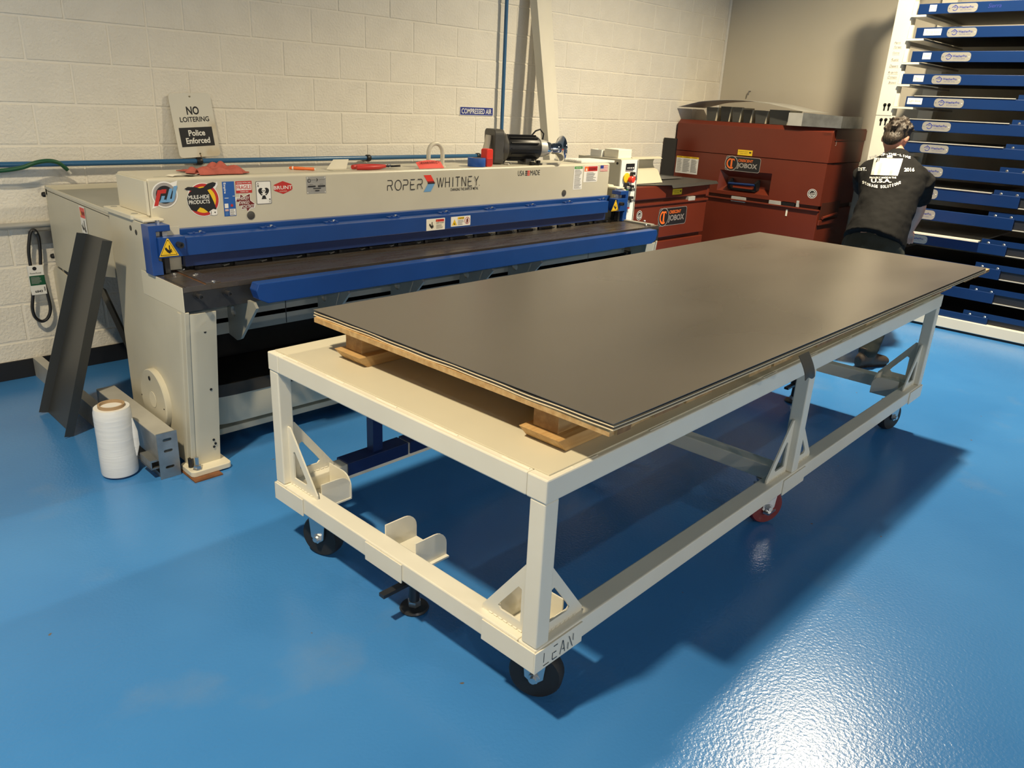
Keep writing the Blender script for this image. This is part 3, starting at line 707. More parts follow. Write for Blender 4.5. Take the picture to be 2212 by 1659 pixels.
# rear hood behind the near frame
hx = XL+.018
hp = [W(u, v, 0, hx) for u, v in ((97, 402), (236, 455), (250, 600), (150, 590), (121, 573))]
MB().prism([(q.y, q.z) for q in hp], 0, hx, hx+.006).build('hood_side', 'beige', sh, bevel=.001)
hl = [W(u, v, 0, hx+.01) for u, v in ((122, 575), (150, 600), (128, 745), (106, 598))]
MB().prism([(q.y, q.z) for q in hl], 0, hx+.008, hx+.014).build('chute_side', 'beige_lt', sh)
a, b = hp[0], hp[1]
MB().box(hx, XM-.02, a.y-.02, a.y+.012, a.z-.045, a.z+.004).build('hood_rail', 'beige', sh, bevel=.003)
MB().add([(hx, a.y-.01, a.z-.02), (XM-.02, a.y-.01, a.z-.02), (XM-.02, -1.06, .99), (hx, -1.06, .99)], [(0, 1, 2, 3)]).build('hood_sheet', 'greybeige', sh, solid=.003)
MB().box(hx+.02, XM-.04, a.y-.05, a.y-.03, a.z-.13, a.z-.045).build('hood_back', 'beige_lt', sh)
MB().prism([(a.y, a.z), (a.y, a.z-.012), (b.y, b.z-.014), (b.y, b.z)], 0, hx-.0015, hx).build('hood_hem', 'beige_lt', sh)
for (u, v) in ((97, 420), (116, 553)):
    q = W(u, v, 0, hx); MB().lathe([(.014, 0), (.012, .012), (.006, .016)], (hx, q.y, q.z), (-1, 0, 0), 12).build('hood_knob', 'black', sh)
d = Decal(); d.rrect(0, 0, .075, .17, .004, 'white'); d.rect(.005, .115, .070, .163, 'tag_red'); d.poly([(.008, .125), (.022, .125), (.015, .150)], 'yellow'); d.text('WARNING', .024, .128, .068, .146, 'maroon', .02)
hand(d, .022, .07, .018); d.rect(.045, .055, .052, .105, 'ink'); hand(d, .052, .06, .014); d.lines(.008, .008, .066, .045, 4, 'inkgrey')
q = W(181, 478, 0, hx-.001); d.build('warning_label', sh, frame((hx-.0022, q.y+.0375, q.z-.100), (0, -1, 0), (0, 0, 1)))
MB().box(hx+.01, hx+.03, -1.02, -.98, .05, .80).build('rear_leg', 'greybeige', sh)

# ---- stickers and lettering on the beam
def pbox(u0, v0, u1, v1, y):
    """pixel box on the plane y -> left, bottom, width, height in metres"""
    um, vm = (u0+u1)/2, (v0+v1)/2
    xl, xr = W(u0, vm, 1, y).x, W(u1, vm, 1, y).x; zb, zt = W(um, v1, 1, y).z, W(um, v0, 1, y).z
    return xl, zb, xr-xl, zt-zb
YD = YB-.0006
def sticker(name, px, fn, y=YD, parent=None, label=None):
    x, z, w, h = pbox(*px, y); d = Decal(); fn(d, w, h)
    o = d.build(name, parent or sh, frame((x, y, z), (1, 0, 0), (0, 0, 1)))
    if label: o['label'] = label
    return o
def rw(d, w, h):
    r = h*.46; cx, cy = w*.5, h*.5
    d.poly([(w*.0, 0), (w*.34, h*.12), (w*.12, h*.36)], 'white'); d.poly([(w, h), (w*.66, h*.90), (w*.90, h*.62)], 'white')
    d.circle(cx, cy, r*1.06, 'white'); d.circle(cx, cy, r*.96, 'silverprint'); d.circle(cx, cy, r*.72, 'ink')
    def sk(pts, m): d.poly([(a*w, b*h) for a, b in pts], m)
    sk([(.08,.10),(.22,.10),(.40,.68),(.26,.68)], 'red'); sk([(.36,.55),(.54,.55),(.58,.70),(.40,.70)], 'red')
    sk([(.28,.22),(.52,.22),(.52,.32),(.33,.32)], 'lightblue'); sk([(.33,.30),(.44,.30),(.50,.46),(.38,.46)], 'lightblue')
    sk([(.50,.22),(.62,.22),(.80,.72),(.68,.72)], 'lightblue'); sk([(.56,.22),(.76,.22),(.78,.34),(.60,.34)], 'lightblue'); sk([(.70,.22),(.80,.26),(.98,.82),(.84,.80)], 'lightblue')
sticker('sticker', (325, 391, 386, 450), rw)
def mule(d, w, h):
    cx, cy, r = w*.52, h*.47, h*.47
    d.circle(cx, cy, r*1.03, 'white', 36); d.poly([(w*-.01, h*.80), (w*.12, h*.72), (w*.2, h*.86)], 'white'); d.poly([(w*.78, h*.86), (w*.97, h*.97), (w*.98, h*.88), (w*.86, h*.70)], 'white')
    d.circle(cx, cy, r*.98, 'red', 36); d.circle(cx, cy, r*.80, 'yellow', 36)
    P = [(0,.80),(.10,.85),(.30,.84),(.44,.80),(.55,.82),(.68,.92),(.84,.96),(.93,.93),(.90,.86),(.80,.78),(.66,.74),(.74,.60),(.82,.40),(.88,.20),(.86,.06),(.74,.04),(.62,.12),(.50,.22),(.40,.26),(.28,.14),(.14,.20),(.07,.35),(.05,.52),(.10,.66),(.20,.74),(.06,.76)]
    d.poly([(a*w, b*h) for a, b in P], 'ink')
    d.poly([(w*a, h*b) for a, b in ((.66,.12),(.70,.02),(.80,0),(.90,.03),(.90,.16),(.78,.19))], 'white')
    d.rect(w*.71, h*.03, w*.725, h*.13, 'ink'); d.circle(w*.83, h*.09, w*.02, 'ink', 10)
    d.text('MULE-HIDE', w*.09, h*.50, w*.70, h*.61, 'white', .015); d.text('PRODUCTS', w*.09, h*.36, w*.70, h*.47, 'white', .015)
sticker('sticker', (400, 391, 474, 467), mule)
def level(d, w, h):
    d.rect(0, 0, w, h, 'sticker_blue'); d.text('Empire', w*.06, h*.66, w*.30, h*.97, 'white', .02, rot=-1)
    d.rect(w*.12, h*.52, w*.45, h*.535, 'white'); d.rect(w*.80, h*.57, w*.98, h*.585, 'white')
    d.rect(w*.08, h*.24, w*.38, h*.37, 'white'); d.circle(w*.68, h*.31, w*.11, 'red', 14, w*.11); d.rect(w*.08, h*.15, w*.38, h*.21, 'white')
    for i in range(3): d.rect(w*.08, h*(.155+.02*i), w*.38, h*(.163+.02*i), 'red', up=i == 0)
    d.rect(w*.46, h*.02, w*.95, h*.21, 'white'); d.lines(w*.50, h*.03, w*.92, h*.20, 6, 'ink', .35); d.lines(w*.08, h*.03, w*.40, h*.13, 5, 'lightblue', .3)
sticker('sticker', (482, 392, 508, 467), level)
def fragile(d, w, h):
    d.rect(0, 0, w, h, 'red'); d.rect(w*.03, h*.24, w*.97, h*.72, 'white'); d.text('FRAGILE', w*.06, h*.31, w*.94, h*.65, 'red', .02)
    d.text('HANDLE WITH CARE', w*.06, h*.80, w*.94, h*.92, 'white', .01); d.text('THANK YOU', w*.25, h*.07, w*.75, h*.17, 'white', .01)
sticker('sticker', (509, 391, 544, 417), fragile)
def wtf(d, w, h):
    P = [(.0,.80),(.20,.78),(.24,1.0),(.42,.84),(.76,1.0),(.76,.62),(1.0,.42),(.95,.22),(.70,.16),(.58,0),(.52,.18),(.26,.16),(.28,.36),(.10,.36),(.16,.58),(.0,.60)]
    d.poly([(a*w, b*h) for a, b in P], 'white'); d.poly([((a-.5)*w*.90+w*.5, (b-.5)*h*.90+h*.5) for a, b in P], 'maroon')
    d.text('WHISKEY', w*.05, h*.66, w*.70, h*.82, 'white', .01, .25); d.text('TANGO', w*.18, h*.44, w*.68, h*.61, 'white', .01, .25); d.text('FOXTROT', w*.28, h*.22, w*.95, h*.40, 'white', .01, .25)
sticker('sticker', (509, 417, 552, 459), wtf)
def ace(d, w, h):
    def sp(cx, cy, k):
        n = 24; pts = []
        for i in range(n):
            t = 2*PI*i/n; pts.append((cx+k*.9*math.sin(t)**3, cy+k*(-.75*math.cos(t)+.28*math.cos(2*t)+.1*math.cos(3*t)+.04*math.cos(4*t))*-1*-1))
        d.poly([(x, 2*cy-y) for x, y in pts][::-1], 'ink'); d.poly([(cx-k*.42, cy-k*1.02), (cx+k*.42, cy-k*1.02), (cx+k*.06, cy-k*.25), (cx-k*.06, cy-k*.25)], 'ink')
    d.rrect(0, 0, w, h, w*.06, 'inkgrey'); d.rrect(w*.04, h*.03, w*.96, h*.97, w*.05, 'white'); sp(w*.5, h*.52, w*.40)
    d.circle(w*.5, h*.60, w*.13, 'white', 16); d.rect(w*.43, h*.44, w*.57, h*.54, 'white'); d.circle(w*.45, h*.585, w*.035, 'ink', 8); d.circle(w*.55, h*.585, w*.035, 'ink', 8); d.poly([(w*.48, h*.53), (w*.52, h*.53), (w*.5, h*.56)], 'ink')
    d.line([(w*.34, h*.36), (w*.66, h*.47)], w*.05, 'white'); d.line([(w*.34, h*.47), (w*.66, h*.36)], w*.05, 'white')
    d.text('A', w*.09, h*.86, w*.20, h*.94, 'ink'); sp(w*.145, h*.80, w*.055); d.text('V', w*.80, h*.06, w*.91, h*.14, 'ink'); sp(w*.86, h*.21, w*.055)
sticker('sticker', (553, 391, 586, 441), ace)
def brunt(d, w, h):
    d.poly([(w*.03, h*.28), (w*.5, 0), (w*.97, h*.28), (w*.97, h*.74), (w*.5, h), (w*.03, h*.74)], 'red'); d.rect(-w*.01, h*.34, w*1.01, h*.66, 'red')
    d.text('BRUNT', w*.0, h*.36, w, h*.64, 'white', .01); d.text('WORKWEAR', w*.30, h*.18, w*.70, h*.25, 'paper')
sticker('sticker', (591, 391, 631, 419), brunt)
def nameplate(d, w, h):
    d.rect(0, 0, w, h, 'plate_metal')
    for a in (.05, .95):
        for b in (.07, .93): d.circle(w*a, h*b, w*.025, 'white', 8)
    d.circle(w*.14, h*.76, w*.085, 'ink', 16); d.circle(w*.14, h*.76, w*.055, 'plate_metal', 16); d.text('R', w*.11, h*.72, w*.17, h*.80, 'ink'); d.text('ROPER', w*.26, h*.77, w*.48, h*.84, 'inkgrey'); d.text('WHITNEY', w*.62, h*.77, w*.94, h*.84, 'inkgrey')
    d.poly([(w*.50, h*.88), (w*.54, h*.88), (w*.59, h*.80), (w*.54, h*.72), (w*.50, h*.72), (w*.545, h*.80)], 'ink'); d.rect(w*.28, h*.68, w*.92, h*.69, 'inkgrey')
    d.text('MODEL', w*.14, h*.52, w*.34, h*.56, 'ink'); d.text('SERIAL', w*.66, h*.52, w*.86, h*.56, 'ink'); d.rect(w*.06, h*.39, w*.45, h*.47, 'ink'); d.rect(w*.57, h*.39, w*.95, h*.47, 'ink')
    d.rect(w*.32, h*.28, w*.72, h*.33, 'ink'); d.rect(w*.42, h*.14, w*.64, h*.20, 'ink'); d.rect(w*.18, h*.165, w*.38, h*.175, 'inkgrey'); d.rect(w*.67, h*.165, w*.9, h*.175, 'inkgrey')
sticker('name_plate', (662, 381, 704, 418), nameplate)
def stroke_word(d, word, x0, y0, x1, y1, t, m):
    G = {'R': [[(0,0),(0,.5)],[(.0,1),(.75,1),(.9,.85),(.9,.62),(.75,.5),(0,.5)],[(.55,.5),(.9,0)]], 'O': [[(.5+.5*math.cos(2*PI*i/16), .5+.5*math.sin(2*PI*i/16)) for i in range(17)]],
         'P': [[(0,0),(0,.5)],[(0,1),(.75,1),(.9,.85),(.9,.65),(.75,.5),(0,.5)]], 'E': [[(.0,0),(.0,.82)],[(.0,1),(.85,1)],[(.0,.5),(.7,.5)],[(0,0),(.85,0)]],
         'W': [[(0,1),(.27,0),(.5,1),(.73,0),(1,1)]], 'H': [[(0,0),(0,1)],[(0,.5),(.85,.5)],[(.85,0),(.85,1)]], 'I': [[(.5,0),(.5,1)]], 'T': [[(0,1),(.9,1)],[(.45,0),(.45,1)]],
         'N': [[(0,0),(0,1),(.85,0),(.85,1)]], 'Y': [[(0,1),(.45,.5),(.9,1)],[(.45,.5),(.45,0)]]}
    wid = {'I': .35, 'W': 1.25, 'O': 1.05}; tot = sum(wid.get(c, .9)+.32 for c in word)-.32; k = (x1-x0)/tot; x = x0
    for c in word:
        w_ = wid.get(c, .9)*k
        for pl in G[c]: d.line([(x+(a/(.9 if c not in 'WO' else 1))*w_*(.9 if c not in 'WO' else 1), y0+b*(y1-y0)) for a, b in pl], t, m)
        x += w_+.32*k
x, z, w, h = pbox(837, 386, 913, 411, YD); d = Decal(); stroke_word(d, 'ROPER', 0, h*.04, w, h*.90, .0042, 'ink'); d.build('maker_lettering', sh, frame((x, YD, z), (1, 0, 0), (0, 0, 1)))
x, z, w, h = pbox(944, 381, 1034, 404, YD); d = Decal(); stroke_word(d, 'WHITNEY', 0, h*.05, w, h*.95, .0042, 'ink'); d.circle(w*1.01, h*.06, .0025, 'ink', 8); d.build('maker_lettering', sh, frame((x, YD, z), (1, 0, 0), (0, 0, 1)))
def arrow(d, w, h):
    d.poly([(0, h), (w*.62, h), (w*.97, h*.53), (w*.38, h*.53)], 'red_bright'); d.poly([(w*.30, h*.62), (w*.90, h*.62), (w*.97, h*.53), (w*.38, h*.53)], 'maroon')
    d.poly([(0, 0), (w*.62, 0), (w*.97, h*.48), (w*.38, h*.48)], 'lightblue'); d.poly([(w*.34, h*.53), (w, h*.53), (w*.95, h*.46), (w*.38, h*.46)], 'ink')
sticker('maker_emblem', (915, 378, 940, 414), arrow)
sticker('maker_slogan', (973, 405, 1033, 411), lambda d, w, h: d.text('CHANGING THE SHAPE OF METAL', 0, 0, w, h, 'ink', .01))
def usa(d, w, h):
    d.text('USA', 0, 0, w*.28, h, 'ink'); d.text('MADE', w*.56, 0, w, h, 'ink')
    for i in range(3): d.rect(w*.33, h*(.02+.36*i), w*.44, h*(.22+.36*i), 'ink'); d.rect(w*.42, h*(.02+.36*i), w*.53, h*(.22+.36*i), 'red_bright')
sticker('origin_lettering', (1119, 368, 1166, 379), usa)
def glabel(d, w, h): d.rect(0, 0, w, h, 'white'); d.rect(w*.05, h*.88, w*.95, h*.99, 'green'); d.text('NOTICE', w*.2, h*.91, w*.8, h*.96, 'white'); d.lines(w*.1, h*.03, w*.92, h*.86, 16, 'inkgrey', .4)
sticker('notice_label', (1239, 359, 1258, 409), glabel)
def wlabel(d, w, h): d.rrect(0, 0, w, h, w*.04, 'white'); d.rect(w*.04, h*.66, w*.96, h*.96, 'red'); d.rect(w*.04, h*.66, w*.30, h*.96, 'orange'); d.text('WARNING', w*.34, h*.72, w*.93, h*.88, 'maroon', .02); d.poly([(w*.10, h*.70), (w*.24, h*.70), (w*.17, h*.90)], 'white'); d.lines(w*.2, h*.05, w*.94, h*.60, 9, 'inkgrey', .4)
sticker('warning_label', (1261, 358, 1291, 393), wlabel)
def flag(d, w, h):
    d.rect(0, 0, w, h, 'white')
    for i in range(7): d.rect(0, h*(2*i)/13, w, h*(2*i+1)/13, 'red', up=i == 0)
    d.rect(0, h*6/13, w*.42, h, 'signblue')
sticker('flag_sticker', (1297, 357, 1313, 370), flag)
def shear_w(d, w, h):
    d.rrect(0, 0, w, h, h*.04, 'white'); d.rect(w*.04, h*.07, w*.96, h*.93, 'paper'); d.rect(w*.50, h*.70, w*.95, h*.92, 'red'); d.poly([(w*.53, h*.74), (w*.62, h*.74), (w*.575, h*.86)], 'orange'); d.text('SHEAR HAZARD', w*.52, h*.56, w*.94, h*.66, 'ink', .01)
    hand(d, w*.27, h*.40, h*.30); d.lines(w*.52, h*.12, w*.94, h*.50, 4, 'inkgrey', .3)
sticker('warning_label', (921, 472, 961, 497), shear_w, -1.5206)
def caution(d, w, h):
    d.rrect(0, 0, w, h, h*.06, 'white'); d.poly([(w*.05, h*.12), (w*.31, h*.12), (w*.18, h*.75)], 'yellow'); hand(d, w*.18, h*.26, h*.13); d.rect(w*.34, h*.70, w*.67, h*.92, 'yellow'); d.text('CAUTION', w*.40, h*.74, w*.66, h*.88, 'ink', .02); d.lines(w*.35, h*.10, w*.67, h*.64, 4, 'inkgrey', .3)
    d.arc(w*.83, h*.52, h*.30, h*.35, 0, 360, 'red', 24); d.poly([(w*.80, h*.70), (w*.86, h*.74), (w*.88, h*.45), (w*.83, h*.22), (w*.79, h*.40)], 'maroon')
sticker('caution_label', (974, 467, 1016, 488), caution, -1.5206)

# ---- control cabinet at the far end
ky = -1.17; k0 = W(1342, 345, 1, ky); k1 = W(1381, 342, 1, ky); kt = 1.19
kb = W(1250, 333, 0, k0.x).y
cab = MB().box(k0.x, k1.x, ky, kb, .60, kt).build('control_cabinet', ['beige'], sh, bevel=.002)
MB().box(k0.x+.004, k1.x-.022, ky-.004, ky, .61, kt-.006).build('cabinet_door', 'white', cab, bevel=.001)
MB().box(k1.x-.018, k1.x-.012, ky-.002, ky+.001, .61, kt-.01).build('door_gap', 'black', cab)
for y in (ky+.03, kb-.03): MB().lathe([(.009, 0), (.009, .004)], (k0.x, y, kt-.03), (-1, 0, 0), 10).build('cabinet_screw', 'black', cab)
def kp(u, v): return W(u, v, 1, ky-.005)
a, b = kp(1352, 367), kp(1370, 353)
MB().box(a.x, b.x, ky-.012, ky-.004, a.z, b.z).build('display', 'black', cab, bevel=.002)
d = Decal(); d.rect(0, 0, b.x-a.x, b.z-a.z, 'black')
for i in range(4): d.rect(.008+i*.022, .008, .020+i*.022, .018, 'white', up=i == 0)
d.rect(.03, .045, .06, .05, 'white'); d.build('display_print', cab, frame((a.x, ky-.0122, a.z), (1, 0, 0), (0, 0, 1)))
def button(u, v, r, m, l=.03):
    q = kp(u, v); MB().lathe([(r*.7, 0), (r*.7, l*.4), (r, l*.5), (r, l*.9), (r*.8, l)], (q.x, ky-.004, q.z), (0, -1, 0), 18).build('push_button', m, cab, smooth=True)
button(1352, 384, .035, 'yellow', .012); button(1357, 387, .024, 'red_bright', .05); button(1349, 409, .016, 'green', .025)
for (u, v) in ((1364, 383), (1350, 402), (1361, 406), (1348, 432), (1360, 430), (1364, 378)):
    q = kp(u, v); MB().box(q.x-.018, q.x+.018, ky-.03, ky-.004, q.z-.022, q.z+.022).build('switch', 'black', cab, bevel=.004); MB().lathe([(.012, 0), (.010, .02)], (q.x, ky-.03, q.z-.008), (0, -1, 0), 10).build('switch_knob', 'zinc', cab)
a, b = kp(1347, 464), kp(1360, 447); d = Decal(); w, h = b.x-a.x, b.z-a.z; d.rect(0, 0, w, h, 'white'); d.rect(0, h*.75, w, h, 'tag_red'); d.lines(w*.1, h*.05, w*.9, h*.7, 6, 'inkgrey'); d.build('warning_label', cab, frame((a.x, ky-.0048, a.z), (1, 0, 0), (0, 0, 1)))
MB().box(XM-.03, k0.x+.06, -1.12, -.95, .60, .64).build('cabinet_arm', 'beige', sh)
MB().box(k0.x+.02, k1.x-.02, ky+.05, kb-.05, 0.0, .60).build('cabinet_pedestal', 'greybeige', sh)
# ------------------------------------------------------------------ things lying on the shear's beam
TOPZ = BZ1
def top(u, v): return W(u, v, 2, TOPZ)
# crumpled red rag
random.seed(3)
q0, q1 = top(412, 377), top(520, 372)
rg = MB()
def ragf(s, t):
    x = q0.x+(q1.x-q0.x)*s; y = -1.345+.17*t
    e = max(0.0, 1-abs(2*s-1)**2.5)*max(0.0, 1-abs(2*t-1)**3)
    z = TOPZ+.006+.026*e*(.55+.45*math.sin(9*s+3*t))+.011*e*math.sin(23*s+9*t)+.009*e*math.sin(17*t-11*s)
    return (x+.012*math.sin(11*t), y+.014*math.sin(13*s), max(TOPZ+.003, z))
rg.grid(ragf, 44, 30)
def ragf2(s, t):
    x = q0.x+.01+(q1.x-q0.x-.05)*s; y = -1.36+.05*t
    return (x, y-.004*math.sin(8*s), TOPZ+.004+.020*math.sin(PI*t)+.006*math.sin(15*s)*math.sin(PI*t))
rg.grid(ragf2, 30, 10)
tag(rg.build('shop_rag', 'rag', None, smooth=True, solid=.003), 'crumpled faded red shop rag on the shear beam', 'rag')
# torn paper
a = top(352, 378); o = MB().grid(lambda s, t: (a.x+.115*s-.01*t, -1.375+.045*t+.01*math.sin(7*s), TOPZ+.003+.004*math.sin(5*s)+.012*s*s*(1-t)), 14, 4).build('paper_scrap', 'paper', None, solid=.0006, smooth=True)
tag(o, 'curled scrap of cream paper beside the red rag', 'paper')
def pen(name, label, ua, va, ub, vb, m, grip, r=.0055, cat='pen', yoff=0):
    a, b = top(ua, va), top(ub, vb); a.z = b.z = TOPZ+r+.0003; a.y += yoff; b.y += yoff
    t = thing(name, label, cat, ((a.x+b.x)/2, (a.y+b.y)/2, TOPZ)); d_ = (b-a).normalized(); L = (b-a).length
    MB().lathe([(r*.5, .006), (r*.9, .012), (r, .02), (r, L*.55), (r*.85, L*.62), (r, L-.012), (r*.8, L-.006)], a, d_, 12).build('barrel', m, t, smooth=True)
    MB().lathe([(.0015, 0), (r*.5, .008)], a, d_, 10).build('tip', 'white', t)
    MB().lathe([(r*1.08, L*.16), (r*1.08, L*.21)], a, d_, 12).build('ring', grip, t)
    MB().lathe([(r*.5, L-.006), (r*.4, L)], a, d_, 10).build('end_button', 'white', t)
pen('marker_pen', 'orange plastic pen with white ring near bent metal scrap', 622, 366, 682, 369, 'orange', 'white', .0075)
pen('marker_pen', 'slim white pen with blue grip beside red tape case', 1066, 351, 1100, 357, 'offwhite', 'signblue', .0055)
pen('marker_pen', 'pale marker lying behind the blue-gripped pen', 1080, 352, 1112, 356, 'greybeige', 'offwhite', .005, yoff=.03)
# bent metal offcut
a = top(712, 368)
o = MB().add([(a.x, -1.33, TOPZ+.001), (a.x+.115, -1.33, TOPZ+.001), (a.x+.115, -1.27, TOPZ+.002), (a.x+.0, -1.27, TOPZ+.002), (a.x+.06, -1.24, TOPZ+.045), (a.x+.15, -1.24, TOPZ+.045)], [(0, 1, 2, 3), (3, 2, 5, 4)]).build('metal_offcut', 'beige', None, solid=.001)
tag(o, 'small bent beige sheet metal offcut left of the red snips', 'metal offcut')
# snips
s0 = top(760, 366)
sn = thing('tin_snips', 'tin snips with red rubber handles on the shear beam', 'snips', (s0.x+.1, -1.30, TOPZ))
for y, k in ((-1.335, 1), (-1.29, -1)):
    MB().tube([(s0.x, y+.004*k, TOPZ+.012), (s0.x+.06, y-.012*k, TOPZ+.013), (s0.x+.13, y-.004*k, TOPZ+.013), (s0.x+.185, -1.312, TOPZ+.014)], [.011, .012, .011, .009], 10).build('handle', 'red', sn, smooth=True)
    MB().prism([(s0.x+.175, -1.312-.006*k), (s0.x+.22, -1.312-.022*k), (s0.x+.285, -1.312), (s0.x+.20, -1.312+.010*k)], 2, TOPZ+.008+.006*(k > 0), TOPZ+.013+.006*(k > 0)).build('blade', 'steel_dk', sn)
MB().lathe([(.010, TOPZ+.008), (.010, TOPZ+.024)], (s0.x+.21, -1.312, 0), seg=10).build('pivot', 'zinc', sn)
# shackle hoop with red tag
a = top(953, 366); b = top(976, 363)
ho = thing('lifting_eye', 'beige steel lifting eye standing on the shear beam', 'lifting eye', ((a.x+b.x)/2, -1.30, TOPZ))
w_ = (b.x-a.x)*.42; cx_ = (a.x+b.x)/2
pts = [(cx_-w_, -1.30, TOPZ)] + [(cx_-w_*math.cos(t), -1.30, TOPZ+.075+w_*1.0*math.sin(t)) for t in [PI*i/12 for i in range(13)]] + [(cx_+w_, -1.30, TOPZ)]
MB().tube(pts, .0115, 10).build('hoop', 'beige_lt', ho, smooth=True)
MB().lathe([(.02, TOPZ), (.02, TOPZ+.006)], (cx_-w_, -1.30, 0), seg=12).build('foot', 'beige_lt', ho); MB().lathe([(.02, TOPZ), (.02, TOPZ+.006)], (cx_+w_, -1.30, 0), seg=12).build('foot', 'beige_lt', ho)
c0 = top(910, 366); tg = thing('warning_tag', 'red WARNING paper tag propped against the lifting eye', 'tag', (c0.x+.1, -1.35, TOPZ))
y_a, y_b, z_a, z_b = -1.372, -1.325, TOPZ+.002, TOPZ+.030
MB().grid(lambda s, t: (c0.x+.17*s+.012*t, y_a+(y_b-y_a)*t, z_a+(z_b-z_a)*t+.010*math.sin(3*s)*t), 10, 4).build('card', 'tag_red', tg, solid=.0008, smooth=True)
d = Decal(); d.text('WARNING', 0, 0, .13, .016, 'maroon', .02); d.build('lettering', tg, frame((c0.x+.025, y_a+.020, z_a+.0225), (1, 0, .04), (0, y_b-y_a, z_b-z_a)))
# blue tape roll, red tape measure
a = top(1025, 359); cy_ = -1.33
tr_ = thing('tape_roll', 'roll of blue masking tape next to red tape measure', 'tape', (a.x, cy_, TOPZ))
MB().lathe([(.038, .0005), (.050, .0005), (.051, .002), (.051, .046), (.050, .048), (.038, .048), (.038, .0005)], (a.x, cy_, TOPZ), seg=32, cap=False).build('tape', 'tape_blue', tr_, smooth=True)
MB().lathe([(.036, .001), (.0385, .001), (.0385, .047), (.036, .047), (.036, .001)], (a.x, cy_, TOPZ), seg=28, cap=False).build('core', 'cardboard', tr_)
a = top(1056, 360); tm = thing('tape_measure', 'red plastic tape measure standing upright between tape roll and motor', 'tape measure', (a.x, -1.335, TOPZ))
MB().prism(rr(a.x-.024, TOPZ+.0003, a.x+.026, TOPZ+.098, .012), 1, -1.365, -1.315).build('case', 'red_bright', tm, bevel=.004)
MB().box(a.x-.020, a.x+.020, -1.367, -1.364, TOPZ+.008, TOPZ+.045).build('side_panel', 'red', tm, bevel=.001)
# spiral notebook
a = top(1222, 357); nb = thing('notebook', 'white spiral notebook lying at the end of the shear beam', 'notebook', (a.x+.12, -1.30, TOPZ))
x0, x1 = BX1-.24, BX1+.075
MB().prism([(x0-.01, -1.11), (x1-.02, -1.16), (x1, -1.365), (x0+.01, -1.33)], 2, TOPZ+.001, TOPZ+.014).build('pages', 'white', nb, bevel=.001)
for i in range(14):
    f = i/13; p = Vector((x0+.005+.10*f-.005, -1.125-.0*f, TOPZ+.008))
    p = Vector((x0-.008+.018*f, -1.12-.20*f, TOPZ+.012))
    MB().tube([p+Vector((.007*math.cos(t), 0, .008*math.sin(t))) for t in [2*PI*j/8 for j in range(8)]], .0014, 5, closed=True).build('coil', 'zinc', nb)
# clamp and small tools near the motor
a = top(1126, 352); o = MB().box(a.x-.03, a.x+.03, -1.365, -1.345, TOPZ, TOPZ+.010).box(a.x-.01, a.x+.008, -1.37, -1.35, TOPZ+.010, TOPZ+.028).build('clamp', 'black', None, bevel=.003)
tag(o, 'small black clamp in front of the electric motor', 'clamp')
a, b = top(1133, 354), top(1162, 357); o = MB().tube([(a.x, -1.352, TOPZ+.005), (b.x-.02, -1.366, TOPZ+.005), (b.x, -1.378, TOPZ+.005)], .0045, 8).box(b.x-.055, b.x-.03, -1.37, -1.35, TOPZ+.0005, TOPZ+.020).build('hex_key', 'black', None, smooth=True)
tag(o, 'black bent hex key with square knob beside the clamp', 'hex key')
a, b = top(1165, 355), top(1205, 354); o = MB().prism([(a.x, -1.35), (b.x, -1.345), (b.x+.02, -1.335), (b.x, -1.325), (a.x, -1.32)], 2, TOPZ+.0005, TOPZ+.008).build('steel_rule', 'galv_flat', None)
tag(o, 'pale flat steel rule lying near the spiral notebook', 'ruler')
# ------------------------------------------------------------------ electric motor with chrome bell
MC = W(1118, 321, 1, -1.255); MC.z = TOPZ+.0935
mt = thing('electric_motor', 'black finned electric motor with chrome bell on the shear beam', 'motor', (MC.x, MC.y, TOPZ))
ax = Vector((.93, -.36, .0)).normalized(); sd = Vector((ax.y, -ax.x, 0)).normalized()*-1
def mp(l, s=0, z=0): return MC + ax*l + sd*s + Vector((0, 0, z))
MB().lathe([(.062, -.10), (.070, -.085), (.070, .12), (.060, .135)], MC, ax, 28).build('housing', 'black', mt, smooth=True)
for i in range(14):
    t = 2*PI*i/14; u = (sd*math.cos(t)+Vector((0, 0, 1))*math.sin(t)); w = ax.cross(u)
    vs = [MC+ax*l+u*r+w*k for l in (-.07, .11) for r in (.068, .078) for k in (-.003, .003)]
    MB().add(vs, [(0,1,3,2),(4,6,7,5),(0,4,5,1),(2,3,7,6),(0,2,6,4),(1,5,7,3)]).build('cooling_fin', 'black', mt)
MB().lathe([(.055, -.13), (.086, -.125), (.090, -.115), (.090, -.10), (.080, -.090), (.072, -.085)], MC, ax, 28).build('end_bell', 'motor_grey', mt, smooth=True)
gb = MB()
for l0, l1 in ((-.185, -.125),):
    P = rr(-.085, TOPZ+.0003-MC.z, .085, .105, .03)
    n = len(P); vs = [mp(l0, a_, b_) for a_, b_ in P]+[mp(l1, a_, b_) for a_, b_ in P]
    gb.add(vs, [tuple(range(n))[::-1], tuple(range(n, 2*n))]+[(i, (i+1)%n, (i+1)%n+n, i+n) for i in range(n)])
gb.build('gear_case', 'motor_grey', mt, bevel=.004)
for a_, b_ in ((-.06, .08), (.06, .08), (-.06, -.07), (.06, -.07)): MB().lathe([(.008, 0), (.008, .008)], mp(-.125, a_, b_), ax, 6).build('case_bolt', 'zinc', mt)
MB().lathe([(.050, .13), (.052, .16), (.046, .185)], MC, ax, 24).build('drive_hub', 'galv_flat', mt, smooth=True)
MB().lathe([(.046, .185), (.040, .21), (.030, .225), (.034, .245)], MC, ax, 24).build('coupling', 'chrome', mt, smooth=True)
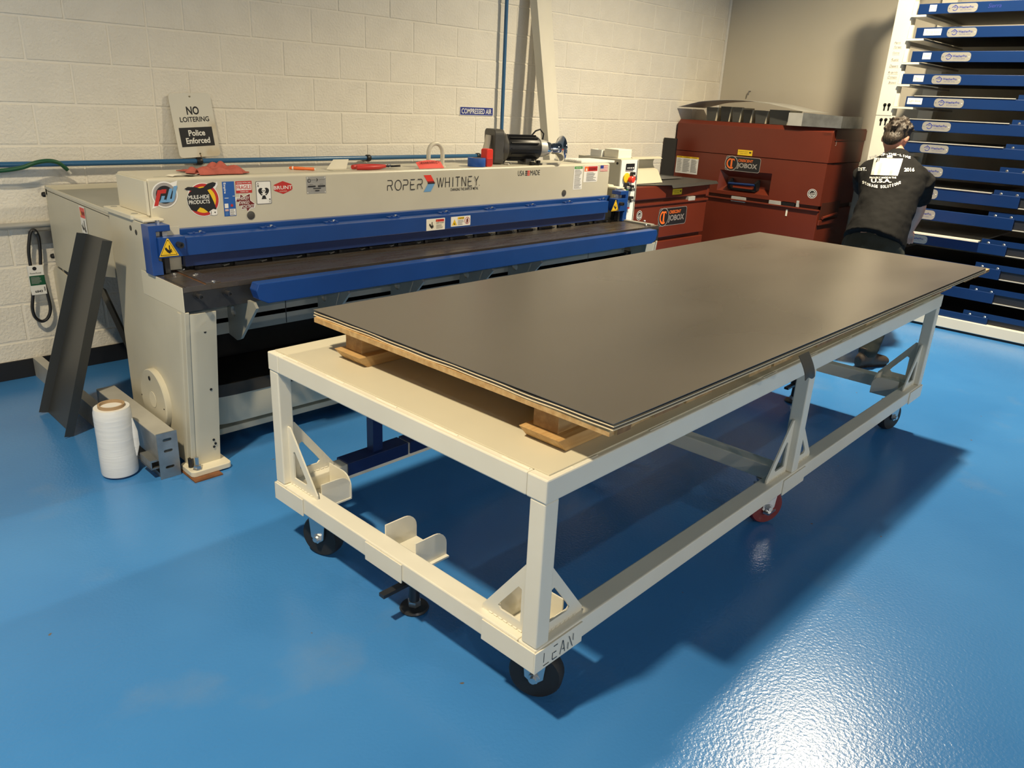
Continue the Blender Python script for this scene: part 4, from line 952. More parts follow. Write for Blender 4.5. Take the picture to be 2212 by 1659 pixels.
MB().lathe([(.030, .245), (.036, .262), (.054, .280), (.074, .292), (.078, .300), (.074, .303), (.066, .300), (.048, .288), (.020, .268), (.004, .266)], MC, ax, 36, cap=False).build('bell', 'chrome', mt, smooth=True)
MB().tube([mp(.09, .01, .068), mp(.12, .01, .10), mp(.15, .01, .11), mp(.175, .01, .085), mp(.17, .01, .05)], .005, 8).build('cable', 'black', mt, smooth=True)
MB().tube([mp(.02, -.03, -.075), mp(.06, -.05, -.083), mp(.11, -.04, -.085), mp(.12, -.01, -.06)], .004, 8).build('cable', 'black', mt, smooth=True)
MB().prism(rr(-.0, 0, .10, .07, .012), 1, -.02, .02).build('terminal_box', 'black', mt, bevel=.003).matrix_local = PINV[mt.name].inverted() @ Matrix.Translation((0, 0, 0)) if False else Matrix.Translation(mp(-.03, -.078, -.03))
fb = MB()
for l in (-.15, .06): fb.box(-.02, .02, -.07, .07, 0, .04)
for k, l in enumerate((-.155, .05)):
    vs = [mp(l+dx, s_, 0) for dx in (-.018, .018) for s_ in (-.06, .06)]
    vs = [Vector((v.x, v.y, z)) for z in (TOPZ+.0003, TOPZ+.034) for v in vs]
    MB().add(vs, [(0,1,3,2),(4,6,7,5),(0,4,5,1),(2,3,7,6),(0,2,6,4),(1,5,7,3)]).build('motor_foot', 'motor_grey', mt)
# crank lever standing on the gear case
MB().tube([mp(-.20, -.02, -.08), mp(-.215, -.02, -.02), mp(-.205, -.02, .03), mp(-.20, -.02, .07)], [.022, .022, .02, .018], 8).build('lever_arm', 'beige_lt', mt)
MB().box(0, .05, -.03, .03, 0, .085).build('lever_base', 'motor_grey', mt).matrix_local = Matrix.Translation(Vector((mp(-.235).x, mp(-.235).y, TOPZ+.0003)))
# boxes on the control cabinet
bx = W(1316, 338, 2, kt); o = MB().box(k0.x+.04, k0.x+.20, ky+.06, ky+.19, kt, kt+.062).build('carton', 'paper', None, bevel=.003)
tag(o, 'small plain cream carton on top of the control cabinet', 'carton')
bw = thing('label_bin', 'open white card tray behind the cream carton', 'tray', (k0.x+.05, ky+.28, kt))
MB().box(k0.x+.02, k0.x+.11, ky+.20, ky+.205, kt, kt+.05).box(k0.x+.02, k0.x+.11, ky+.30, ky+.305, kt, kt+.05).box(k0.x+.02, k0.x+.025, ky+.205, ky+.30, kt, kt+.05).box(k0.x+.105, k0.x+.11, ky+.205, ky+.30, kt, kt+.05).build('walls', 'white', bw)
MB().box(k0.x+.025, k0.x+.105, ky+.205, ky+.30, kt, kt+.004).build('tray_floor', 'paper', bw)
o = MB().grid(lambda s, t: (k0.x+.02+.12*s, kb-.20+.16*t, kt+.002+.006*s*s), 4, 4).build('paper_slip', 'white', None, solid=.0006); tag(o, 'loose white paper slip at the back of the control cabinet', 'paper')
# ------------------------------------------------------------------ leaning channels, wrap roll and bar on the floor
# charcoal formed channel leaning against the hood
q_bl, q_br = W(97, 892, 2, .0015), W(167, 940, 2, .0015); q_br.x = q_bl.x = (q_bl.x+q_br.x)/2
q_tl, q_tr = W(188, 505, 0, -1.955), W(242, 521, 0, -1.955)
cu = thing('trim_channel', 'charcoal formed steel channel leaning on the hood of the shear', 'channel', ((q_bl.x+q_br.x)/2, (q_bl.y+q_br.y)/2, 0))
wv = (q_br-q_bl).normalized(); nrm = wv.cross((q_tl-q_bl).normalized()).normalized()
if nrm.dot(CAM-q_bl) < 0: nrm = -nrm
def strip(nm, a0, a1, o0, o1):
    vs = [a0+o0, a0+o1, a1+o1, a1+o0]
    for v in vs: v.z = max(v.z, .0015)
    MB().add(vs, [(0, 1, 2, 3)]).build(nm, 'charcoal', cu, solid=.0022)
MB().add([q_bl, q_br, q_tr, q_tl], [(0, 1, 2, 3)]).build('web', 'charcoal', cu, solid=.0022)
Z0 = Vector((0, 0, 0))
strip('flange', q_bl, q_tl, Z0, -wv*.006+nrm*.040)
strip('flange', q_br, q_tr, Z0, wv*.006+nrm*.040)
# second charcoal strip leaning behind it
p0, p1 = W(228, 640, 0, -1.82), W(272, 735, 0, -1.82)
d_ = (p1-p0); p_top = p0-d_*.15; k = (p_top.z)/(p_top.z-p1.z); p_bot = p_top+(p1-p_top)*k*.985
o = MB().tube([p_bot+Vector((0, 0, .012)), p_top], .016, 4).build('trim_strip', 'charcoal', None)
tag(o, 'narrow charcoal steel strip leaning behind the wide charcoal channel', 'metal strip')
# stretch-wrap roll
rb = W(250, 1036, 2, 0); rw_ = .5*(W(291, 1020, 2, 0)-W(209, 1024, 2, 0)).length*.98
rc = rb + Vector((FW.x, FW.y, 0)).normalized()*rw_*.95 - Vector((.012, 0, 0)); rh = .315
sr = thing('stretch_wrap_roll', 'roll of clear white stretch wrap standing on the blue floor', 'wrap roll', (rc.x, rc.y, 0))
MB().lathe([(rw_*.70, .012), (rw_*.97, .010), (rw_, .02), (rw_*1.0, rh*.30), (rw_*.985, rh*.5), (rw_, rh*.8), (rw_*.99, rh-.03), (rw_*.93, rh-.012), (rw_*.72, rh-.012)], (rc.x, rc.y, 0), seg=48).build('film', 'wrapwhite', sr, smooth=True)
MB().lathe([(rw_*.60, 0.0), (rw_*.70, 0.0), (rw_*.70, rh), (rw_*.60, rh), (rw_*.60, 0.0)], (rc.x, rc.y, 0), seg=36, cap=False).build('core_tube', 'cardboard', sr, smooth=True)
MB().tube([(rc.x+rw_*.80, rc.y-rw_*.62, .25), (rc.x+rw_*.84, rc.y-rw_*.66, .19), (rc.x+rw_*.85, rc.y-rw_*.66, .13), (rc.x+rw_*.80, rc.y-rw_*.62, .08)], [.002, .012, .012, .003], 6, flat=(1, .25)).build('loose_film', 'wrapwhite', sr, smooth=True)
# galvanised gauge bar with slotted end plate
gdx = -.022
e_tl, e_tr, e_bl = W(339, 941, 1, -1.645), W(378, 931, 1, -1.645), W(350, 1036, 1, -1.645)
gx0, gx1, gz = e_tl.x-.004, e_tr.x-.008, e_tl.z
GY = -.96
gb_ = thing('gauge_bar', 'dull steel gauge bar with slotted end plate on the floor beside the shear', 'steel bar', ((gx0+gx1)/2, -1.2, 0))
MB().box(gx0, gx1+.01, -1.640, GY, gz-.006, gz).build('bar_top', 'galv_flat', gb_, bevel=.001)
MB().box(gx0, gx0+.006, -1.640, GY, gz*.42, gz-.006).build('bar_web', 'galv', gb_)
MB().box(gx1+.004, gx1+.01, -1.640, GY, 0.0, gz-.006).build('bar_web', 'galv', gb_)
MB().box(gx0-.03, gx0+.006, -1.630, -1.52, gz*.40, gz*.44).box(gx0-.03, gx0-.025, -1.630, -1.52, gz*.26, gz*.40).box(gx0-.03, gx0+.006, -1.630, -1.52, gz*.24, gz*.27).build('clamp_channel', 'galv', gb_)
MB().box(gx0+.006, gx1+.004, -1.640, GY, 0.0, .02).build('bar_foot', 'galv', gb_)
w_, h_ = gx1+.014-gx0+.0, gz+.003
sl = lambda cx, cy: [(cx+(.012 if math.cos(t) > 0 else -.012)+.006*math.cos(t), cy+.006*math.sin(t)) for t in [2*PI*i/16+.01 for i in range(16)]]
plate([(0, 0), (w_, 0), (w_, h_), (0, h_)], [sl(w_*.5, h_*.84), sl(w_*.5, h_*.60), sl(w_*.5, h_*.24)], .005, 'end_plate', 'galv', gb_, frame((gx0, -1.6425, .0005), (1, 0, 0), (0, 0, 1)))
q = W(78, 783, 2, .05)
o = MB().box(-2.03, -1.985, -.93, .0-.012, .100, .106).box(-2.03, -2.024, -.93, -.012, .0, .100).build('angle_iron', 'galv_flat', None); tag(o, 'length of angle iron on the floor behind the charcoal channel', 'angle iron')
# ------------------------------------------------------------------ pipes and things on the block wall
YP = -.055
pz0, pz1 = W(0, 359, 1, YP).z, W(1040, 336, 1, YP).z
pp = thing('air_pipe', 'long blue compressed-air pipe running level along the block wall', 'pipe', (0, YP, 1.13))
MB().tube([(XW+.02, YP, 1.129), (1.30, YP, 1.132)], .0145, 12).build('pipe_run', 'bluepipe', pp, smooth=True)
for u, v in ((430, 349), (795, 341), (1032, 336)):
    x = W(u, v, 1, YP).x
    c = MB().lathe([(.020, -.016), (.022, -.012), (.022, .012), (.020, .016)], (x, YP, 1.131), (1, 0, 0), 16).build('pipe_clamp', 'black', pp, smooth=True)
    MB().box(x-.012, x+.012, YP, -.0015, 1.106, 1.126).build('clamp_foot', 'inkgrey', c)
xv = W(1094, 20, 1, YP).x
vp = thing('air_pipe', 'blue compressed-air pipe rising up the block wall beside the shear', 'pipe', (xv, YP, 1.13))
MB().tube([(xv, YP, 1.10), (xv, YP, ZC-.01)], .0145, 12).build('pipe_run', 'bluepipe', vp, smooth=True)
MB().tube([(1.31, YP, 1.132), (xv-.03, YP, 1.132)], .017, 10).build('elbow_run', 'galv', vp, smooth=True)
MB().lathe([(.024, 1.09), (.024, 1.16)], (xv, YP, 0), seg=14).build('elbow', 'black', vp, smooth=True)
# lower grey conduit
zc_ = W(10, 487, 1, -.03).z
o = MB().tube([(XW+.02, -.03, zc_-.01), (-1.50, -.03, zc_-.006)], .016, 10).build('conduit', 'galv_flat', None, smooth=True); tag(o, 'grey electrical conduit run low along the block wall', 'conduit')
o = MB().box(W(62, 500, 1, -.02).x, W(112, 500, 1, -.02).x, -.035, -.002, W(70, 527, 1, -.02).z, W(70, 500, 1, -.02).z).build('wall_bracket', 'galv', None); tag(o, 'flat grey steel bracket on the wall holding the drive belt', 'bracket')
# green hose
g = [W(u, v, 1, -.10) for u, v in ((-60, 371), (0, 369), (45, 362), (75, 351), (100, 347), (122, 350), (138, 360), (147, 367))]
for k_, q in enumerate(g): q.y = -.085-.03*math.sin(PI*k_/7)
hs = thing('air_hose', 'green air hose looped over the blue pipe', 'hose', (g[3].x, g[3].y, g[3].z))
def smooth_path(P, n=6):
    out = []
    for i in range(len(P)-1):
        p0, p1, p2, p3 = P[max(i-1, 0)], P[i], P[i+1], P[min(i+2, len(P)-1)]
        for j in range(n):
            t = j/n; out.append(.5*((2*p1)+(-p0+p2)*t+(2*p0-5*p1+4*p2-p3)*t*t+(-p0+3*p1-3*p2+p3)*t**3))
    return out+[P[-1]]
MB().tube(smooth_path(g), .0105, 10).build('tube', 'green_dk', hs, smooth=True)
MB().tube([g[-1], g[-1]+Vector((.014, -.004, -.022))], .0085, 8).build('fitting', 'galv_flat', hs)
# drive belt with card sleeve
YV = -.060
L = [W(u, v, 1, YV) for u, v in ((63, 520), (62, 545), (66, 575), (70, 605), (71, 640), (70, 665), (76, 685), (90, 694), (103, 687), (109, 668), (104, 640), (94, 605), (88, 575), (87, 545), (83, 512), (74, 497), (66, 502))]
vb = thing('drive_belt', 'black rubber drive belt hung on the wall in a green and white card sleeve', 'belt', (L[3].x, YV, L[3].z))
def closed_path(P, n=5):
    m = len(P); out = []
    for i in range(m):
        p0, p1, p2, p3 = P[(i-1) % m], P[i], P[(i+1) % m], P[(i+2) % m]
        for j in range(n):
            t = j/n; out.append(.5*((2*p1)+(-p0+p2)*t+(2*p0-5*p1+4*p2-p3)*t*t+(-p0+3*p1-3*p2+p3)*t**3))
    return out
MB().tube(closed_path(L), .0085, 8, closed=True).build('belt_loop', 'black', vb, smooth=True)
x, z, w, h = pbox(70, 573, 95, 637, YV-.014)
x -= .012; w += .018
MB().box(x, x+w, YV-.013, YV+.011, z, z+h).build('card_sleeve', 'white', vb, bevel=.002)
d = Decal(); d.rect(0, h*.33, w, h*.66, 'green_dk'); d.circle(w*.42, h*.90, w*.14, 'ink', 14); d.text('PowerRated', w*.08, h*.72, w*.8, h*.77, 'ink'); d.text('6843', w*.22, h*.08, w*.72, h*.16, 'ink', .02); d.lines(w*.08, h*.38, w*.85, h*.62, 6, 'galv_flat', .35); d.rect(w*.84, h*.12, w*.92, h*.26, 'inkgrey')
d.build('sleeve_print', vb, frame((x, YV-.0136, z), (1, 0, 0), (0, 0, 1)))
MB().tube([(L[-2].x+.0, -.03, L[-2].z-.005), (L[-2].x, YV-.02, L[-2].z-.012)], .006, 8).build('hanger_peg', 'zinc', vb)
# NO LOITERING sign resting on the pipe
s_bl, s_br = W(388, 344, 1, YP), W(474, 336, 1, YP); sw, shh = .245, .352
sg = thing('parking_sign', 'worn white NO LOITERING Police Enforced sign propped on the blue pipe', 'sign', (s_bl.x+sw/2, YP, 1.146))
base = Vector((W(389, 344, 1, -.06).x, -.062, 1.1485)); tilt = Vector((-.085*0-.075, .060, .45)).normalized(); rgt = Vector((1, 0, .17*0+.0)).normalized()
# sign is turned a little on the pipe, so its lower left corner touches first
ang = math.radians(3.0); rgt = Vector((math.cos(ang), 0, math.sin(ang))); upv = Vector((-math.sin(ang)*1.0, .12, math.cos(ang))).normalized()
Ms = frame(base, rgt, upv)
hole = lambda cx, cy: [(cx+.006*math.cos(2*PI*i/10), cy+.006*math.sin(2*PI*i/10)) for i in range(10)]
plate(rr(0, 0, sw, shh, .022), [hole(sw*.5, .018), hole(sw*.5, shh-.018)], .002, 'panel', 'offwhite', sg, Ms)
d = Decal()
d.text('NO', sw*.36, shh*.665, sw*.66, shh*.795, 'ink', .03); d.text('LOITERING', sw*.17, shh*.555, sw*.87, shh*.635, 'ink', .02)
d.rect(sw*.10, shh*.17, sw*.90, shh*.47, 'ink'); d.text('Police', sw*.31, shh*.335, sw*.71, shh*.43, 'white', .025); d.text('Enforced', sw*.22, shh*.215, sw*.80, shh*.31, 'white', .025)
d.poly([(sw*.495, shh*.03), (sw*.512, shh*.03), (sw*.518, shh*.0), (sw*.50, shh*.0)], 'rust')
d.build('lettering', sg, Ms @ Matrix.Translation((0, 0, .0013)))
# COMPRESSED AIR label
x, z, w, h = pbox(993, 231, 1065, 250, -.001)
d = Decal(); d.rect(0, 0, w, h, 'white'); d.rect(w*.012, h*.06, w*.988, h*.94, 'signblue'); d.text('COMPRESSED AIR', w*.05, h*.20, w*.95, h*.80, 'white', .015)
o = d.build('pipe_label', None, frame((x, -.0024, z), (1, 0, 0), (0, 0, 1))); tag(o, 'blue COMPRESSED AIR label stuck to the block wall', 'label')
# long white channel leaning against the wall behind the shear
def lean(name, label, x0, x1, dep, m, uv_lo, uv_hi, groove=False):
    lo_, hi_ = W(*uv_lo, 0, x0), W(*uv_hi, 0, x0); dv = (hi_-lo_); k = -lo_.z/dv.z; bot = lo_+dv*k
    kk = (-.012-dep-lo_.y)/dv.y if dv.y > 0 else 1
    topp = lo_+dv*kk
    if topp.z > ZC-.05: topp = lo_+dv*((ZC-.05-lo_.z)/dv.z)
    t = thing(name, label, 'channel', (x0, bot.y, 0)); up = (topp-bot).normalized(); n = Vector((1, 0, 0)).cross(up); n = n if n.y > 0 else -n
    L_ = (topp-bot).length
    def P(x, l, k_): return Vector((x, 0, 0))+Vector((0, bot.y, .004))+up*l+n*k_
    def slab(nm, xa, xb, ka, kb_):
        vs = [P(x, l, k_) for x in (xa, xb) for l in (.0, L_) for k_ in (ka, kb_)]
        return MB().add(vs, [(0,1,3,2),(4,6,7,5),(0,4,5,1),(2,3,7,6),(0,2,6,4),(1,5,7,3)]).build(nm, m, t)
    slab('flange', x0, x0+.004, 0, dep); slab('web', x0+.004, x1, 0, .004); slab('flange', x1-.004, x1, .004, dep)
    if groove: slab('lip', x1, x1+.012, dep*.2, dep*.24)
    return t
lean('steel_channel', 'long white steel channel leaning against the block wall behind the motor', 1.685, 1.785, .075, 'cream', (1184, 300), (1160, 0))
lean('steel_channel', 'white flat-faced channel leaning behind the deeper white channel', 1.815, 1.905, .03, 'cream', (1193, 300), (1174, 0))
# ------------------------------------------------------------------ tool chests
def jobox(d, w, h):
    d.rrect(0, 0, w, h, h*.16, 'silverprint'); d.rrect(w*.012, h*.03, w*.988, h*.97, h*.14, 'ink')
    d.circle(w*.17, h*.5, h*.52, 'silverprint', 32); d.circle(w*.17, h*.5, h*.47, 'ink', 32)
    d.arc(w*.17, h*.5, h*.27, h*.38, 110, 300, 'orange'); d.rect(w*.15, h*.25, w*.20, h*.80, 'orange'); d.poly([(w*.10, h*.82), (w*.25, h*.82), (w*.26, h*.66), (w*.22, h*.74), (w*.13, h*.74), (w*.09, h*.68)], 'orange')
    d.text('CRESCENT', w*.36, h*.66, w*.78, h*.84, 'orange', .02); d.text('JOBOX', w*.34, h*.16, w*.92, h*.58, 'silverprint', .035)
def roundel(d, w, h):
    d.circle(w/2, h/2, w/2, 'white', 24, h/2); d.circle(w/2, h/2, w*.45, 'ink', 24, h*.45); d.arc(w/2, h/2, w*.30, w*.36, 0, 360, 'white'); d.poly([(w*.22, h*.46), (w*.42, h*.62), (w*.50, h*.56), (w*.62, h*.68), (w*.80, h*.52), (w*.70, h*.42), (w*.34, h*.40)], 'silverprint'); d.rect(w*.15, h*.30, w*.85, h*.36, 'white')
def ylabel(d, w, h): d.rect(0, 0, w, h, 'yellow'); d.text('MAXIMUM SAFETY', w*.06, h*.58, w*.72, h*.74, 'ink'); d.text('TOOL CHEST', w*.16, h*.26, w*.70, h*.40, 'ink'); d.rect(w*.78, h*.45, w*.92, h*.70, 'ink')
def wlabel2(d, w, h):
    d.rect(0, 0, w, h, 'white'); d.rect(0, h*.90, w, h, 'yellow')
    for a, b in ((.04, .27), (.32, .64), (.68, .96)): d.text('WARNING', w*a, h*.925, w*(b-.04), h*.975, 'ink'); d.lines(w*a, h*.08, w*b, h*.86, 16, 'inkgrey', .35)
XC = 4.0; TOPC = 1.452; Y0, Y1 = -1.635, -.035; XB = XR-.03
ch = thing('tool_chest', 'tall rust-brown jobsite chest with blue bail handle by the grey wall', 'tool chest', ((XC+XB)/2, (Y0+Y1)/2, 0))
MB().box(XC+.006, XB, Y0+.006, Y1-.006, .10, .735).build('lower_body', 'chest', ch, bevel=.004)
for y in (Y0+.05, Y1-.20): MB().box(XC+.03, XB-.03, y, y+.15, 0, .10).build('skid_foot', 'chest_dk', ch)
MB().box(XC+.02, XB-.01, Y0+.02, Y1-.02, .735, .775).build('lock_gap', 'chest_dk', ch)
MB().box(XC-.012, XC+.02, Y0, Y1, .728, .742).build('lower_lip', 'chest', ch, bevel=.003)
# front leaf of the lid as a frame around the recessed handle pocket
def cy_(u, v): return W(u, v, 0, XC)
pk = [cy_(1556, 366), cy_(1668, 375), cy_(1660, 423), cy_(1548, 410)]
pin = [cy_(1566, 381), cy_(1660, 391), cy_(1655, 412), cy_(1562, 400)]
def yz(q): return (-q.y, q.z)
outer = [(-Y1, .775), (-Y0, .775), (-Y0, 1.150), (-Y1, 1.150)]
plate(outer, [[yz(q) for q in pk]], .012, 'front_leaf', 'chest', ch, frame((XC+.006, 0, 0), (0, -1, 0), (0, 0, 1)))
P0 = [Vector((XC+.002, q.y, q.z)) for q in pk]; P1 = [Vector((XC+.075, q.y, q.z)) for q in pin]
MB().add(P0+P1, [(0,1,5,4),(1,2,6,5),(2,3,7,6),(3,0,4,7),(4,5,6,7)]).build('handle_pocket', 'chest', ch)
MB().box(XC+.09, XB, Y0+.004, Y1-.004, .775, 1.150).build('upper_body', 'chest', ch)
MB().box(XC+.012, XC+.09, Y0+.001, Y0+.012, .775, 1.150).build('leaf_edge', 'chest', ch); MB().box(XC+.012, XC+.09, Y1-.012, Y1-.001, .775, 1.150).build('leaf_edge', 'chest', ch)
MB().prism([(XC-.004, 1.154), (XC-.004, TOPC-.035), (XC+.03, TOPC), (XB, TOPC), (XB, 1.154)], 1, Y0-.006, Y1+.006).build('lid', 'chest', ch, bevel=.003)
MB().box(XC+.05, XB+.004, Y0-.012, Y0-.006, TOPC-.105, TOPC-.012).build('lid_side_strip', 'chest', ch, bevel=.002)
# blue bail handle
h0, h1 = cy_(1576, 395), cy_(1633, 400)
bh = MB().tube([(XC-.02, h0.y, h0.z), (XC-.025, h1.y, h1.z)], .011, 8).build('bail_handle', 'blue_rack', ch, smooth=True)
for q, s in ((h0, 1), (h1, -1)):
    MB().prism([(XC-.03, q.z+.012), (XC+.05, q.z+.045), (XC+.06, q.z+.030), (XC+.055, q.z-.055), (XC-.0, q.z-.055)], 1, q.y-.010, q.y+.010).build('handle_arm', 'black', bh)
MB().box(XC+.0, XC+.06, h1.y, h0.y, h1.z-.068, h1.z-.050).build('handle_base', 'black', bh)
for (ua, va, ub, vb_) in ((1579, 434, 1611, 427), (1660, 443, 1687, 435), (1719, 447, 1727, 434)):
    a, b = cy_(ua, va), cy_(ub, vb_); MB().box(XC-.006, XC+.02, b.y, a.y, min(a.z, b.z)+.0, max(a.z, b.z)+.0).build('latch_plate', 'galv_flat', ch, bevel=.002)
a, b = cy_(1688, 446), cy_(1717, 438); MB().box(XC+.0, XC+.021, b.y, a.y, a.z, b.z).build('lock_strip', 'black', ch)
a = cy_(1698, 457); MB().box(XC+.002, XC+.007, a.y-.012, a.y+.004, a.z-.04, a.z+.02).build('tape_scrap', 'paper', ch)
def on_chest(name, px, fn, off=.0004):
    um, vm = (px[0]+px[2])/2, (px[1]+px[3])/2; a, b, c, e = cy_(px[0], vm), cy_(px[2], vm), cy_(um, px[3]), cy_(um, px[1])
    w, h = a.y-b.y, e.z-c.z; d = Decal(); fn(d, w, h); d.build(name, ch, frame((XC-off, a.y, c.z), (0, -1, 0), (0, 0, 1)))
on_chest('maker_badge', (1567, 339, 1643, 371), jobox, .001); on_chest('yellow_label', (1594, 324, 1626, 336), ylabel, .0046); on_chest('safety_label', (1460, 338, 1508, 375), wlabel2); on_chest('round_decal', (1744, 408, 1765, 429), roundel)
on_chest('corner_stamp', (1778, 287, 1796, 293), lambda d, w, h: d.text('1-650990', 0, 0, w, h, 'chest_dk'), .0046)
# side handle: recessed pocket and grip on the end of the chest
a, b, c, e = [W(u, v, 1, Y0) for u, v in ((1776, 438), (1815, 434), (1810, 478), (1768, 488))]
MB().box(a.x, b.x, Y0-.001, Y0+.004, c.z+.02, b.z).build('side_pocket', 'chest_dk', ch)
MB().tube([(a.x+.03, Y0-.015, W(1779, 470, 1, Y0).z), (b.x-.06, Y0-.015, W(1808, 462, 1, Y0).z+.01)], .014, 8).build('side_grip', 'chest', ch, smooth=True)
MB().box(a.x-.02, b.x-.02, Y0-.012, Y0+.004, e.z+.005, e.z+.05).build('side_ledge', 'chest', ch, bevel=.003)
d = Decal(); d.text('3', 0, 0, .025, .045, 'galv_flat'); q = W(1803, 315, 1, Y0-.004); d.build('side_number', ch, frame((q.x, Y0-.0068, q.z), (1, 0, 0), (0, 0, 1)))
# dark board standing in for the tall chest's shaded left side
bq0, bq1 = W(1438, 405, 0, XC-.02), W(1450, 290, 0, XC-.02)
o = MB().box(3.80, 3.82, -.16, -.012, .0, 1.27).build('shade_board', 'base_black', None); tag(o, 'dark board standing in for the shaded left side of the brown chest', 'board')

# smaller chest under the block wall
YS = -.80; SX0, SX1, SZ = 2.30, 3.44, .925
cs = thing('tool_chest', 'low rust-brown jobsite chest with black sheet on its lid beside the shear', 'tool chest', ((SX0+SX1)/2, -.45, 0))
MB().box(SX0, SX1, YS, -.12, .475, .775).build('body', 'chest', cs, bevel=.004)
MB().box(SX0+.02, SX1-.02, YS+.03, -.12, .435, .475).build('shadow_gap', 'chest_dk', cs)
MB().box(SX0, SX1, YS-.002, -.12, .10, .440).build('base', 'chest', cs, bevel=.005)
for x in (SX0+.06, SX1-.18): MB().box(x, x+.12, YS+.05, -.15, 0, .10).build('skid_foot', 'chest_dk', cs)
MB().box(SX0-.004, SX1+.004, YS-.014, YS+.01, .765, .785).build('body_lip', 'chest', cs, bevel=.003)
MB().box(SX0+.02, SX1-.02, YS+.015, -.13, .785, .815).build('lock_gap', 'chest_dk', cs)
MB().box(SX0+.01, SX1-.03, YS-.006, -.10, .815, SZ).build('lid', 'chest', cs, bevel=.008)
MB().box(SX1-.03, SX1+.012, YS-.010, -.10, .80, SZ+.004).build('lid_end', 'chest', cs, bevel=.008)
a, b = W(1488, 425, 1, YS-.015), W(1503, 419, 1, YS-.015); MB().box(a.x, b.x, YS-.016, YS+.02, .775, .812).build('latch_plate', 'galv_flat', cs, bevel=.003)
def on_small(name, px, fn, y): x, z, w, h = pbox(*px, y); d = Decal(); fn(d, w, h); d.build(name, cs, frame((x, y, z), (1, 0, 0), (0, 0, 1)))
on_small('maker_badge', (1423, 448, 1482, 486), jobox, YS-.001); on_small('round_decal', (1375, 455, 1387, 476), roundel, YS-.001); on_small('yellow_label', (1453, 408, 1473, 420), ylabel, YS-.0066)
on_small('corner_stamp', (1517, 431, 1528, 436), lambda d, w, h: d.text('2-654990', 0, 0, w, h, 'chest_dk'), YS-.001)
# black tray sheet and cream rolled sheet on the small chest
o = MB().add([(SX0-.02, YS+.10, SZ+.006), (2.74, YS-.06, SZ+.006), (SX1+.10, YS-.02, SZ+.010), (SX1+.02, -.12, SZ+.016), (SX0+.02, -.12, SZ+.012), (2.74, YS-.075, SZ-.018), (SX1+.12, YS-.03, SZ-.014)], [(0, 1, 2, 3, 4), (1, 5, 6, 2)]).build('tray_sheet', 'charcoal', None, solid=.003)
tag(o, 'large black bent metal sheet spread over the low brown chest', 'metal sheet')
o = MB().box(3.02, 3.34, -.58, -.36, SZ+.0185, SZ+.0205).build('offcut_sheet', 'galv', None); tag(o, 'small bare grey metal offcut on the black sheet', 'metal offcut')
q0, q1 = W(1376, 396, 1, -.70), W(1412, 397, 1, -.70)
def roll_(s, t):
    # cream sheet: lies as a slope, then curls over at the back
    x = 2.38+.42*s; yb, zb = -.72, SZ+.014
    if t < .5: f = t/.5; return (x+.05*f, yb+.10*f, zb+.10*f)
    a_ = (t-.5)/.5*PI*1.25; return (x+.05, yb+.10+.055*math.sin(a_)*1.0, zb+.10+.055*(1-math.cos(a_)))
o = MB().grid(roll_, 4, 26).build('curled_sheet', 'cream_top', None, solid=.002, smooth=True); tag(o, 'cream metal sheet with curled-over edge on the black sheet', 'metal sheet')
# gutter pieces on top of the tall chest: tapered dark sleeves, bent sheet, tray
zt = TOPC+.0025
edges = [(1527, 1551), (1558, 1580), (1583, 1603), (1607, 1627), (1633, 1660), (1664, 1708)]
for i, (ua, ub) in enumerate(edges):
    ya, yb = W(ua, 240, 0, XC+.06).y, W(ub, 240, 0, XC+.06).y
    hh = .125+.012*math.sin(i*1.3); ins = .016
    t = thing('gutter_sleeve', ['tapered charcoal gutter sleeve nearest the corner, on the tall brown chest', 'narrow brown-black gutter sleeve second from the room corner', 'dark gutter sleeve third from the room corner under the bowed sheet', 'narrow dark gutter sleeve fourth from the room corner', 'wide grey-black gutter sleeve fifth from the room corner', 'widest dark gutter sleeve beside the shallow tray'][i], 'gutter sleeve', (XC+.15, (ya+yb)/2, TOPC), group='gutter sleeves on the tall chest')
    m_ = ['charcoal', 'black', 'charcoal', 'black', 'charcoal', 'charcoal'][i]
    MB().add([(XC+.05, ya-ins, zt), (XC+.05, yb+ins, zt), (XC+.05, yb, zt+hh), (XC+.05, ya, zt+hh)], [(0, 1, 2, 3)]).build('front_wall', m_, t, solid=.003)
    for yy, k in ((ya, -1), (yb, 1)):
        MB().add([(XC+.053, yy+ins*k, zt), (XC+.30, yy+ins*k, zt), (XC+.30, yy, zt+hh), (XC+.053, yy, zt+hh)], [(0, 1, 2, 3)]).build('side_wall', 'cream_top', t, solid=.002)
bsY0, bsY1 = W(1472, 237, 0, XC+.05).y, W(1748, 240, 0, XC+.05).y
def bowed(s, t):
    y = -.02+(bsY1+.02)*s; z = zt+.150+.060*math.sin(PI*min(1, max(0, s*.92+.06)))**1.3-.012 - (.018*(s-.72)/.28 if s > .72 else 0) - (.030*(.18-s)/.18 if s < .18 else 0)
    return (XC-.02+.50*t, y, z)
o = MB().grid(bowed, 30, 3).build('bowed_sheet', 'galv_flat', None, solid=.002, smooth=True); tag(o, 'thin pale metal sheet bowed over the row of gutter sleeves', 'metal sheet')
ty0, ty1 = W(1707, 250, 0, XC).y, W(1738, 250, 0, XC).y; ty2 = Y0-.06
tr = thing('metal_tray', 'shallow galvanised tray overhanging the end of the tall brown chest', 'tray', (XC+.2, (ty0+ty2)/2, TOPC))
MB().add([(XC-.03, ty0, zt), (XC-.03, ty1, zt), (XC-.03, ty1, zt+.11), (XC-.03, ty0, zt+.11)], [(0, 1, 2, 3)]).build('end_wall', 'galv_flat', tr, solid=.002)
